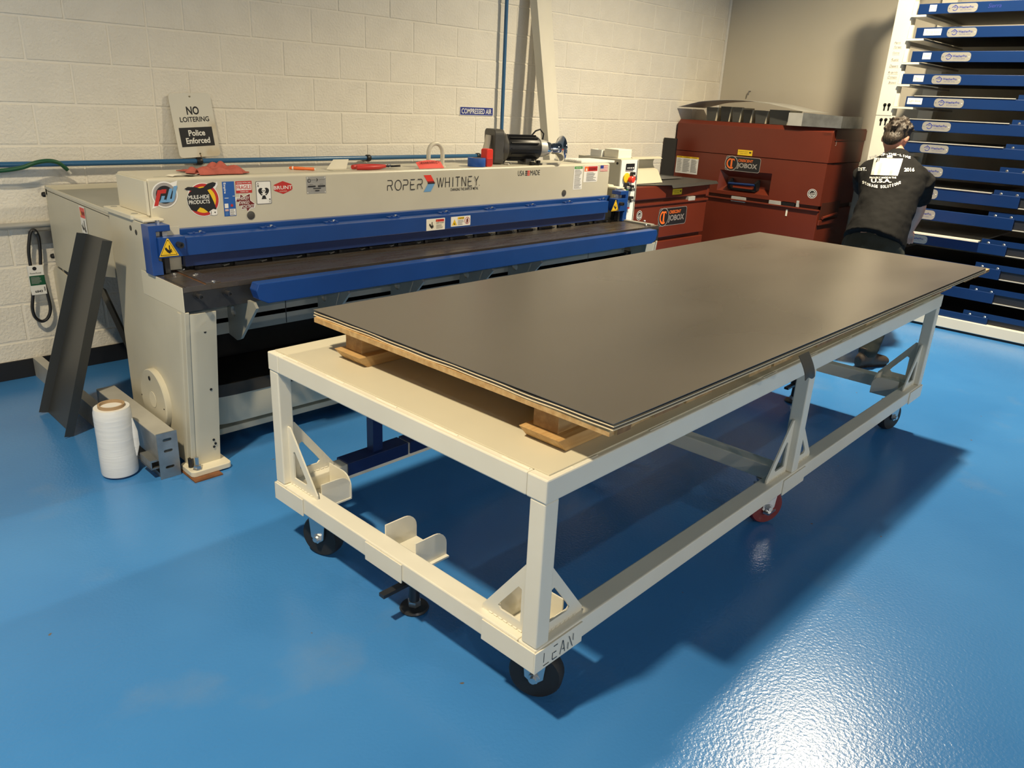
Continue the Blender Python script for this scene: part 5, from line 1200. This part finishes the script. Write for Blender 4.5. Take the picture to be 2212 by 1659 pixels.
MB().add([(XC-.03, ty1, zt), (XC+.0, ty2, zt+.0), (XC+.0, ty2, zt+.10), (XC-.03, ty1, zt+.115)], [(0, 1, 2, 3)]).build('side_wall', 'galv', tr, solid=.002)
MB().add([(XC-.03, ty0, zt+.002), (XC-.03, ty1, zt+.002), (XC+.0, ty2, zt+.002), (XC+.45, ty2, zt+.002), (XC+.45, ty0, zt+.002)], [(0, 1, 2, 3, 4)]).build('tray_floor', 'galv', tr, solid=.002)
MB().box(XC+.448, XC+.452, ty2, ty0, zt, zt+.10).build('back_wall', 'galv', tr)
MB().box(XC, XC+.45, ty2-.002, ty2, zt, zt+.10).build('end_wall', 'galv', tr)
# ------------------------------------------------------------------ sheet rack along the plain wall
RX = 3.63; RY1 = -5.4
rk = thing('sheet_rack', 'tall white rack of blue metal shelves along the plain grey wall', 'rack', (4.15, -3.7, 0))
uy0, uy1 = W(1977, 0, 0, RX).y, W(1941, 0, 0, RX).y
def post(x0, x1, y0, y1, nm='upright'): return MB().box(x0, x1, y0, y1, 0.0, 3.1).build(nm, 'cream', rk, bevel=.004)
up = post(RX, RX+.10, uy0, uy1); post(4.58, 4.68, uy0, uy1); post(RX+.02, RX+.10, RY1-.12, RY1); post(4.58, 4.68, RY1-.12, RY1)
for z in (.35, 1.2, 2.1, 2.95): box_ob('side_brace', 'cream', rk, RX+.10, 4.58, uy0+.04, uy1-.04, z, z+.05)
MB().box(RX-.035, RX+.06, RY1, uy1+.01, .018, .100).build('base_rail', 'cream', rk, bevel=.004)
MB().box(RX-.02, RX+.05, RY1, uy1, 0.0, .018).build('base_foot', 'black', rk)
for (u, v) in ((1911, 230), (1920, 230), (1903, 262), (1913, 262)):
    q = W(u, v, 0, RX); MB().lathe([(.013, 0), (.013, .002)], (RX, q.y, q.z+.012), (-1, 0, 0), 14).build('keyhole', 'black', up); MB().box(RX-.002, RX, q.y-.006, q.y+.006, q.z-.03, q.z+.012).build('keyhole_slot', 'black', up)
q = W(1908, 249, 0, RX); MB().box(RX-.0012, RX, uy0+.002, uy1-.002, q.z-.0015, q.z+.0015).build('post_seam', 'inkgrey', up)
notes = [('Fern', 1932, 1946, 90, 95), ('Forest', 1931, 1948, 99, 105), ('Colony', 1928, 1944, 112, 118), ('Rustic', 1925, 1942, 126, 132), ('Desert', 1921, 1941, 140, 146), ('Burgundy', 1918, 1940, 154, 160), ('Crimson', 1917, 1938, 164, 170), ('Brown', 1919, 1936, 176, 181)]
for t_, u0, u1, v0, v1 in notes:
    a, b = W(u0, v1, 0, RX), W(u1, v0, 0, RX); w, h = a.y-b.y, b.z-a.z; d = Decal(); d.text(t_, 0, h*.15, w, h, 'hand_ink', 0, .25); d.rect(-w*.05, -h*.08, w*1.05, -h*.02, 'hand_ink'); d.build('pencil_note', up, frame((RX-.0008, a.y, a.z), (0, -1, 0), (0, 0, 1)))
rows = [(2122.6, 3, 26.7), (2122.6, 56.5, 80.4), (2122.6, 110, 134.5), (2122.6, 161.5, 185), (2122.6, 213, 237), (2106.8, 265, 290), (2106.8, 316.6, 339), (2046.6, 361, 386), (2046.6, 409.3, 435), (2046.6, 456, 481), (2048, 514.5, 536), (2160, 583.6, 606), (2123, 630, 653), (2085.5, 679, 700)]
starts = [1986, 1980, 1970, 1949, 1956, 1958, 1950, 1946, 1940, 1935, 1930, 1925, 1920, 1915]
plates_u = [(2048, 2112, 5, 27), (2046, 2110, 59, 79), (2034, 2098, 110, 130), (2013, 2076, 161, 181), (2018, 2082, 211, 232), (1992, 2054, 262, 284), (1987, 2049, 311, 333), (1975, 2037, 359, 380), (1964, 2026, 408, 427), (1959, 2020, 454, 473), (1942, 2004, 504, 525)]
tags_ = [('Grey', 2007, 2024, 14, 23), ('Patina Slate', 1995, 2035, 63, 72), ('Copper', 1992, 2012, 117, 126), ('Charcoal', 1972, 1996, 166, 175), ('Light Stone', 1959, 1993, 214, 223)]
zr = []
for (u, va, vb_) in rows:
    zt_, zb_ = W(u, va, 0, RX-.01).z, W(u, vb_, 0, RX-.01).z; zr.append((zb_, zt_))
for i, (zb_, zt_) in enumerate(zr):
    ys = W(starts[i], rows[i][1]+8, 0, RX-.01).y if i < 5 else -2.30-.01*(i % 3)
    s_ = MB().box(RX-.012, RX+.010, -3.26, ys, zb_, zt_).build('shelf', 'blue_rack', rk, bevel=.0025)
    MB().box(RX+.010, 4.60, RY1, ys-.02, zb_+.012, zb_+.034).build('shelf_pan', 'shelf_dark', s_)
    MB().box(RX+.012, RX+.030, RY1, -3.26, zb_+.006, zt_-.004).build('rear_lip', 'shelf_dark', s_)
    MB().box(RX-.004, RX+.012, RY1, -3.262, zb_, zb_+.006).build('lower_edge', 'galv_flat', s_)
    MB().box(RX+.006, RX+.012, -4.3, -3.08, zt_-.01, zt_+.032).build('stop_tab', 'blue_rack', s_)
    for y in (-3.13, -3.235):
        MB().lathe([(.010, 0), (.010, .004), (.006, .008)], (RX-.001, y, zt_+.006), (-1, 0, 0), 8).build('tab_screw', 'zinc', s_)
    box_ob('support_arm', 'cream', rk, RX-.015, 4.58, ys-.065, uy0, zb_-.016, zb_-.002)
    if i < 6: MB().prism([(RX-.008, zb_), (RX+.02, zb_), (RX+.02, zt_+.02), (RX-.002, zt_+.02)], 1, uy0-.03, uy0-.002).build('arm_hook', 'cream', rk)
    if i < len(plates_u):
        u0, u1, v0, v1 = plates_u[i]; a, b = W(u0, (v0+v1)/2, 0, RX-.012), W(u1, (v0+v1)/2, 0, RX-.012); w = a.y-b.y; h = (zt_-zb_)*.82; zc0 = zb_+(zt_-zb_)*.07
        d = Decal(); d.rrect(0, 0, w, h, h*.38, 'plate_metal'); cx, cy = w*.25, h*.5; r = h*.30
        d.arc(cx, cy, r*.78, r*1.05, -150, 150, 'signblue'); d.poly([(cx-r*1.25, cy+r*.35), (cx, cy+r*1.3), (cx+r*1.25, cy+r*.35), (cx+r*1.25, cy+r*.05), (cx, cy+r*.95), (cx-r*1.25, cy+r*.05)], 'signblue'); d.arc(cx, cy, r*.30, r*.50, 0, 180, 'signblue')
        d.text('WeatherPro', w*.38, h*.46, w*.86, h*.72, 'signblue', .02); d.text('E X T E R I O R S', w*.44, h*.24, w*.80, h*.34, 'signblue'); d.circle(w*.06, h*.5, h*.05, 'zinc', 8); d.circle(w*.94, h*.5, h*.05, 'white', 8)
        d.build('name_plate', s_, frame((RX-.0126, a.y, zc0), (0, -1, 0), (0, 0, 1)))
    if i < len(tags_):
        t_, u0, u1, v0, v1 = tags_[i]; a, b = W(u0, v1, 0, RX-.012), W(u1, v0, 0, RX-.012); w, h = a.y-b.y, .045
        d = Decal(); d.rect(0, 0, w, h, 'white'); d.text(t_, w*.12, h*.25, w*.88, h*.75, 'hand_ink', 0, .2); d.build('paper_tag', s_, frame((RX-.0126, a.y, (zb_+zt_)/2-.018), (0, -1, 0), (0, 0, 1)))
d = Decal(); a, b = W(2134, 17, 0, RX-.012), W(2164, 10, 0, RX-.012); d.text('Sierra', 0, 0, a.y-b.y, b.z-a.z+.01, 'signblue', 0, .2); d.build('handwriting', [c for c in rk.children if c.name.startswith('shelf')][0], frame((RX-.0126, a.y, a.z), (0, -1, 0), (0, 0, 1)))
names = {4: 'thin dark metal sheet stored on the Light Stone shelf of the rack', 5: 'pale-edged metal sheet on the shelf level with the worker\'s hair', 6: 'pale-edged metal sheet on the shelf beside the worker\'s neck', 8: 'pale-edged metal sheet on the shelf beside the worker\'s short sleeve', 10: 'bright white metal sheet on the shelf the worker reaches for'}
for i, lb in names.items():
    zb_, zt_ = zr[i]; pr = .03 if i == 10 else .004; z0 = zt_+.002
    t = MB().box(RX-.012-pr, 4.5, -3.07, -2.38, z0, z0+(.010 if i == 10 else .006)).build('stored_sheet', 'cream' if i == 10 else 'galv_flat', None); tag(t, lb, 'metal sheet', 'sheets stored on the rack')
# ------------------------------------------------------------------ person bending towards the rack, seen from behind
def loft(b, rings, seg=20, cap=True):
    vs = []
    for (c, w, d_, rw__, rd) in rings:
        c, w, d_ = Vector(c), Vector(w).normalized(), Vector(d_).normalized()
        for j in range(seg):
            t = 2*PI*j/seg; vs.append(c+w*(rw__*math.cos(t))+d_*(rd*math.sin(t)))
    n = len(rings); fs = [(i*seg+j, i*seg+(j+1) % seg, (i+1)*seg+(j+1) % seg, (i+1)*seg+j) for i in range(n-1) for j in range(seg)]
    if cap: fs += [tuple(range(seg))[::-1], tuple(range((n-1)*seg, n*seg))]
    b.add(vs, fs); return b
def ball(b, c, rx, ry, rz, seg=16, M=None):
    vs = []; n = 10
    for i in range(n+1):
        a = PI*i/n
        for j in range(seg):
            t = 2*PI*j/seg; v = Vector((rx*math.sin(a)*math.cos(t), ry*math.sin(a)*math.sin(t), rz*math.cos(a)))
            if M: v = M @ v
            vs.append(Vector(c)+v)
    b.add(vs, [(i*seg+j, i*seg+(j+1) % seg, (i+1)*seg+(j+1) % seg, (i+1)*seg+j) for i in range(n) for j in range(seg)]); return b
def limb(b, pts, rs, seg=14):
    P = [Vector(p) for p in pts]; R_ = list(rs)
    b.tube(P, R_, seg)
    for p, r in zip(P, R_): ball(b, p, r, r, r, 12)
    return b
def fuse(b, name, m, parent, voxel, smooth_it=6, disp=None):
    me = b.mesh(name); me.materials.append(MATS[m]); o = bpy.data.objects.new('tmp', me); COL.objects.link(o)
    k = o.modifiers.new('r', 'REMESH'); k.mode = 'VOXEL'; k.voxel_size = voxel
    k = o.modifiers.new('s', 'SMOOTH'); k.iterations = smooth_it; k.factor = .5
    if disp:
        tx = bpy.data.textures.new('folds', 'CLOUDS'); tx.noise_scale = disp[1]; tx.noise_depth = 2
        k = o.modifiers.new('d', 'DISPLACE'); k.texture = tx; k.strength = disp[0]; k.mid_level = .5; k.texture_coords = 'GLOBAL'
    dg = bpy.context.evaluated_depsgraph_get(); me2 = bpy.data.meshes.new_from_object(o.evaluated_get(dg)); bpy.data.objects.remove(o); bpy.data.meshes.remove(me)
    me2.name = name; me2.materials.clear(); me2.materials.append(MATS[m])
    for p in me2.polygons: p.use_smooth = True; p.material_index = 0
    o = bpy.data.objects.new(name, me2); COL.objects.link(o); put(o, parent); return o
per = thing('person', 'person in black printed t-shirt and dark trousers bending towards the rack', 'person', (2.25, -2.8, 0))
LAT = Vector((0, 1, 0))
def dd(t): t = Vector(t).normalized(); return Vector((t.z, 0, -t.x))
sp = [(2.265, -2.775, .775), (2.36, -2.765, .90), (2.47, -2.74, 1.03), (2.58, -2.705, 1.145), (2.665, -2.685, 1.225), (2.735, -2.665, 1.285), (2.775, -2.655, 1.325)]
wr = [.200, .188, .195, .218, .212, .125, .064]; dr = [.178, .150, .137, .135, .118, .085, .064]
rings = []
for i, c in enumerate(sp):
    t = Vector(sp[min(i+1, len(sp)-1)])-Vector(sp[max(i-1, 0)]); rings.append((c, LAT, dd((t.x, 0, t.z)), wr[i], dr[i]))
shL, shR = Vector((2.655, -2.490, 1.195)), Vector((2.655, -2.865, 1.185))
elR, wrR = W(1986, 447, 0, 2.86), W(1964, 499, 0, 3.10)
elL, wrL = Vector((2.87, -2.45, .985)), Vector((3.14, -2.52, .80))
hd_c = W(1936, 296, 0, 2.835)
# body: one continuous mesh of head, neck, torso, arms and hands, legs
bd = MB()
loft(bd, [(c, w, d_, a*.80, b*.76) for (c, w, d_, a, b) in rings])
limb(bd, [(2.76, -2.66, 1.30), hd_c+Vector((-.02, 0, -.07))], [.056, .054])
tilt_m = Matrix.Rotation(math.radians(38), 3, 'Y')
ball(bd, hd_c, .098, .078, .118, 20, tilt_m)
ball(bd, hd_c+tilt_m @ Vector((.035, 0, -.075)), .06, .055, .055, 14, tilt_m)        # jaw
ball(bd, hd_c+tilt_m @ Vector((.105, 0, -.02)), .022, .014, .026, 10, tilt_m)       # nose
ball(bd, hd_c+tilt_m @ Vector((.088, 0, -.075)), .014, .026, .010, 10, tilt_m)      # mouth
for s in (-1, 1):
    ball(bd, hd_c+tilt_m @ Vector((-.005, s*.080, -.018)), .020, .010, .034, 10, tilt_m)  # ear
def hand_at(wp, d_, lat, s):
    d_ = Vector(d_).normalized(); lat = Vector(lat).normalized(); dn = Vector((0, 0, -1))
    pc = wp+d_*.045
    ball(bd, pc, .045, .040, .020, 12, Matrix((d_, lat, d_.cross(lat))).transposed())
    for k, (o_, l) in enumerate(((-.030, .070), (-.010, .080), (.010, .075), (.029, .058))):
        a = pc+d_*.034+lat*o_; m_ = a+d_*l*.5+dn*.006; e = m_+d_*l*.34+dn*l*.42
        limb(bd, [a, m_, e], [.0095, .009, .008], 8)
    a = pc-d_*.012+lat*(s*.036); m_ = a+lat*(s*.022)+d_*.026+dn*.006; limb(bd, [a, m_, m_+d_*.028+dn*.010], [.011, .010, .009], 8)
limb(bd, [shR, elR], [.048, .042]); limb(bd, [elR, elR.lerp(wrR, .35), wrR], [.045, .046, .029])
limb(bd, [shL, elL], [.048, .042]); limb(bd, [elL, elL.lerp(wrL, .35), wrL], [.045, .046, .029])
hand_at(wrR, (wrR-elR)*.6+Vector((.12, 0, -.02)), (0, 1, 0), 1); hand_at(wrL, (wrL-elL)*.6+Vector((.12, 0, -.02)), (0, 1, 0), -1)
hpR, knR, anR = Vector((2.275, -2.875, .76)), Vector((2.27, -2.95, .44)), Vector((2.075, -2.955, .10))
hpL, knL, anL = Vector((2.275, -2.675, .76)), Vector((2.50, -2.62, .43)), Vector((2.42, -2.58, .10))
for h_, k_, a_ in ((hpR, knR, anR), (hpL, knL, anL)): limb(bd, [h_, k_, a_], [.075, .052, .038])
ball(bd, (2.275, -2.775, .79), .10, .15, .10)
body = fuse(bd, 'body', 'skin', per, .0065, 3)
# t-shirt
sb = MB(); loft(sb, rings, 26)
ball(sb, shL+Vector((0, -.03, 0)), .090, .082, .088); ball(sb, shR+Vector((0, .03, 0)), .090, .082, .088)
slR, slL = shR.lerp(elR, .70), shL.lerp(elL, .62)
limb_r = [(shR, .086), (shR.lerp(elR, .4), .080), (slR+Vector((0, -.004, 0)), .074)]
sb.tube([p for p, r in limb_r], [r for p, r in limb_r], 16); sb.tube([shL, shL.lerp(elL, .35), slL+Vector((-.01, .01, 0))], [.086, .080, .074], 16)
shirt = fuse(sb, 'tshirt', 'shirt', per, .011, 5, (.022, .10))
# trousers
tb = MB(); ball(tb, (2.262, -2.775, .735), .145, .178, .115); loft(tb, [((2.258, -2.775, .72), LAT, (1, 0, 0), .172, .140), ((2.285, -2.773, .82), LAT, dd((.5, 0, 1)), .165, .130)])
for h_, k_, a_ in ((hpR, knR, anR), (hpL, knL, anL)): limb(tb, [h_, h_.lerp(k_, .5), k_, k_.lerp(a_, .5), a_+Vector((0, 0, .01))], [.098, .088, .074, .066, .060])
fuse(tb, 'trousers', 'trousers', per, .012, 4, (.020, .09))
# boots
for a_, dr_ in ((anR, Vector((.92, -.38, 0))), (anL, Vector((.97, .1, 0)))):
    bb = MB(); dr_.normalize(); la = Vector((-dr_.y, dr_.x, 0)); z = Vector((0, 0, 1)); g_ = Vector((a_.x, a_.y, 0))
    loft(bb, [(g_-dr_*.075+z*.045, la, z, .030, .040), (g_-dr_*.05+z*.055, la, z, .040, .050), (g_+dr_*.04+z*.052, la, z, .044, .050), (g_+dr_*.12+z*.040, la, z, .048, .037), (g_+dr_*.17+z*.034, la, z, .040, .030), (g_+dr_*.195+z*.028, la, z, .02, .018)], 16)
    loft(bb, [(g_+z*.05, la, dr_, .048, .058), (g_+z*.14, la, dr_, .050, .056)], 16)
    for v_i, v in enumerate(bb.v): bb.v[v_i] = (v[0], v[1], max(v[2], .004))
    bo = fuse(bb, 'boot', 'boot', per, .008, 3)
    lo_ = min(v.co.z for v in bo.data.vertices)
    for v in bo.data.vertices: v.co.z = max(v.co.z, .0005) if v.co.z > .012 else .0005
# hair: short, tousled
hb = MB(); ball(hb, hd_c+tilt_m @ Vector((-.012, 0, .022)), .100, .086, .108, 18, tilt_m); ball(hb, hd_c+tilt_m @ Vector((-.055, 0, -.040)), .042, .066, .065, 14, tilt_m)
rnd = random.Random(5)
for k in range(150):
    a, t = rnd.uniform(.05, 1.75), rnd.uniform(0, 2*PI); v = Vector((math.sin(a)*math.cos(t)*.098-.012, math.sin(a)*math.sin(t)*.084, math.cos(a)*.106+.022))
    if v.x > .05 and v.z < .05: continue
    v2 = v*1.0+Vector((v.x*.13+rnd.uniform(-.014, .014), v.y*.13+rnd.uniform(-.014, .014), v.z*.13+rnd.uniform(-.016, .010)))
    p0, p1 = hd_c+tilt_m @ v, hd_c+tilt_m @ v2
    hb.tube([p0, p0.lerp(p1, .5), p1], [.013, .010, .003], 6)
fuse(hb, 'hair', 'hair', per, .006, 1)
# prints on the back of the shirt, wrapped on the cloth
bvh = BVHTree.FromPolygons([v.co.copy() for v in shirt.data.vertices], [tuple(p.vertices) for p in shirt.data.polygons])
def wrap(v):
    u, w_, z = v[0], -v[1], v[2]
    d_ = (FW + RT*((u-CX)/F_PX) - UP*((w_-CY)/F_PX)).normalized(); hit = bvh.ray_cast(CAM, d_)
    if hit[0] is None:
        return tuple(W(u, w_, 0, 2.55))
    return tuple(hit[0] + hit[1]*(.0022+z*.5) if hit[1].dot(d_) < 0 else hit[0]-hit[1]*(.0022+z*.5))
def arc_text(d, s, u0, v0, um, vm, u1, v1, h, m='white', gap=.18):
    n = len(s)
    for i, c in enumerate(s):
        if c == ' ': continue
        f = (i+.5)/n; u = (1-f)**2*u0+2*f*(1-f)*(2*um-.5*u0-.5*u1)+f*f*u1; v = (1-f)**2*v0+2*f*(1-f)*(2*vm-.5*v0-.5*v1)+f*f*v1
        w = (u1-u0)/n*(1-gap)
        if c == '-': d.rect(u-w*.35, -v-h*.08, u+w*.35, -v+h*.12, m)
        else: d.text(c, u-w/2*(.4 if c == 'I' else 1), -v-h/2, u+w/2*(.4 if c == 'I' else 1), -v+h/2, m, .02)
d = Decal(); arc_text(d, 'TOP-OF-THE-LINE', 1877, 342, 1922, 334, 1967, 342, 5.0)
d.build('back_print', per, Matrix(), wrap)
d = Decal(); d.text('EST.', 1854, -369, 1872, -362, 'white', .03); d.text('2016', 1953, -371, 1975, -363, 'white', .03); d.text('PROUDLY MADE IN THE', 1879, -386, 1936, -382.2, 'white', .02); d.text('U.S.A.', 1882, -395, 1926, -386.6, 'white', .03)
arc_text(d, 'STORAGE SOLUTIONS', 1863, 393, 1904, 404, 1946, 394, 6.2)
d.build('back_print', per, Matrix(), wrap)
# printed panel: worn flag pattern of pale bands
d = Decal(); mats_ = ['paper', 'offwhite', 'paper', 'galv_flat']
c00, c10, c11, c01 = (1881.3, 378), (1939.2, 380), (1950.7, 343.2), (1889, 341.3)
def bil(s, t): return ((1-s)*(1-t)*c00[0]+s*(1-t)*c10[0]+s*t*c11[0]+(1-s)*t*c01[0], -((1-s)*(1-t)*c00[1]+s*(1-t)*c10[1]+s*t*c11[1]+(1-s)*t*c01[1]))
d.layer = 1
for i in range(9):
    for j in range(10): d.poly([bil(i/9, j/10), bil((i+1)/9, j/10), bil((i+1)/9, (j+1)/10), bil(i/9, (j+1)/10)], ['galv_flat', 'offwhite', 'galv_flat', 'offwhite', 'galv_flat', 'offwhite', 'galv_flat', 'offwhite', 'galv_flat'][i], up=False)
d.rect(1916, -341, 1928, -336, 'paper'); d.build('back_print', per, Matrix(), wrap)
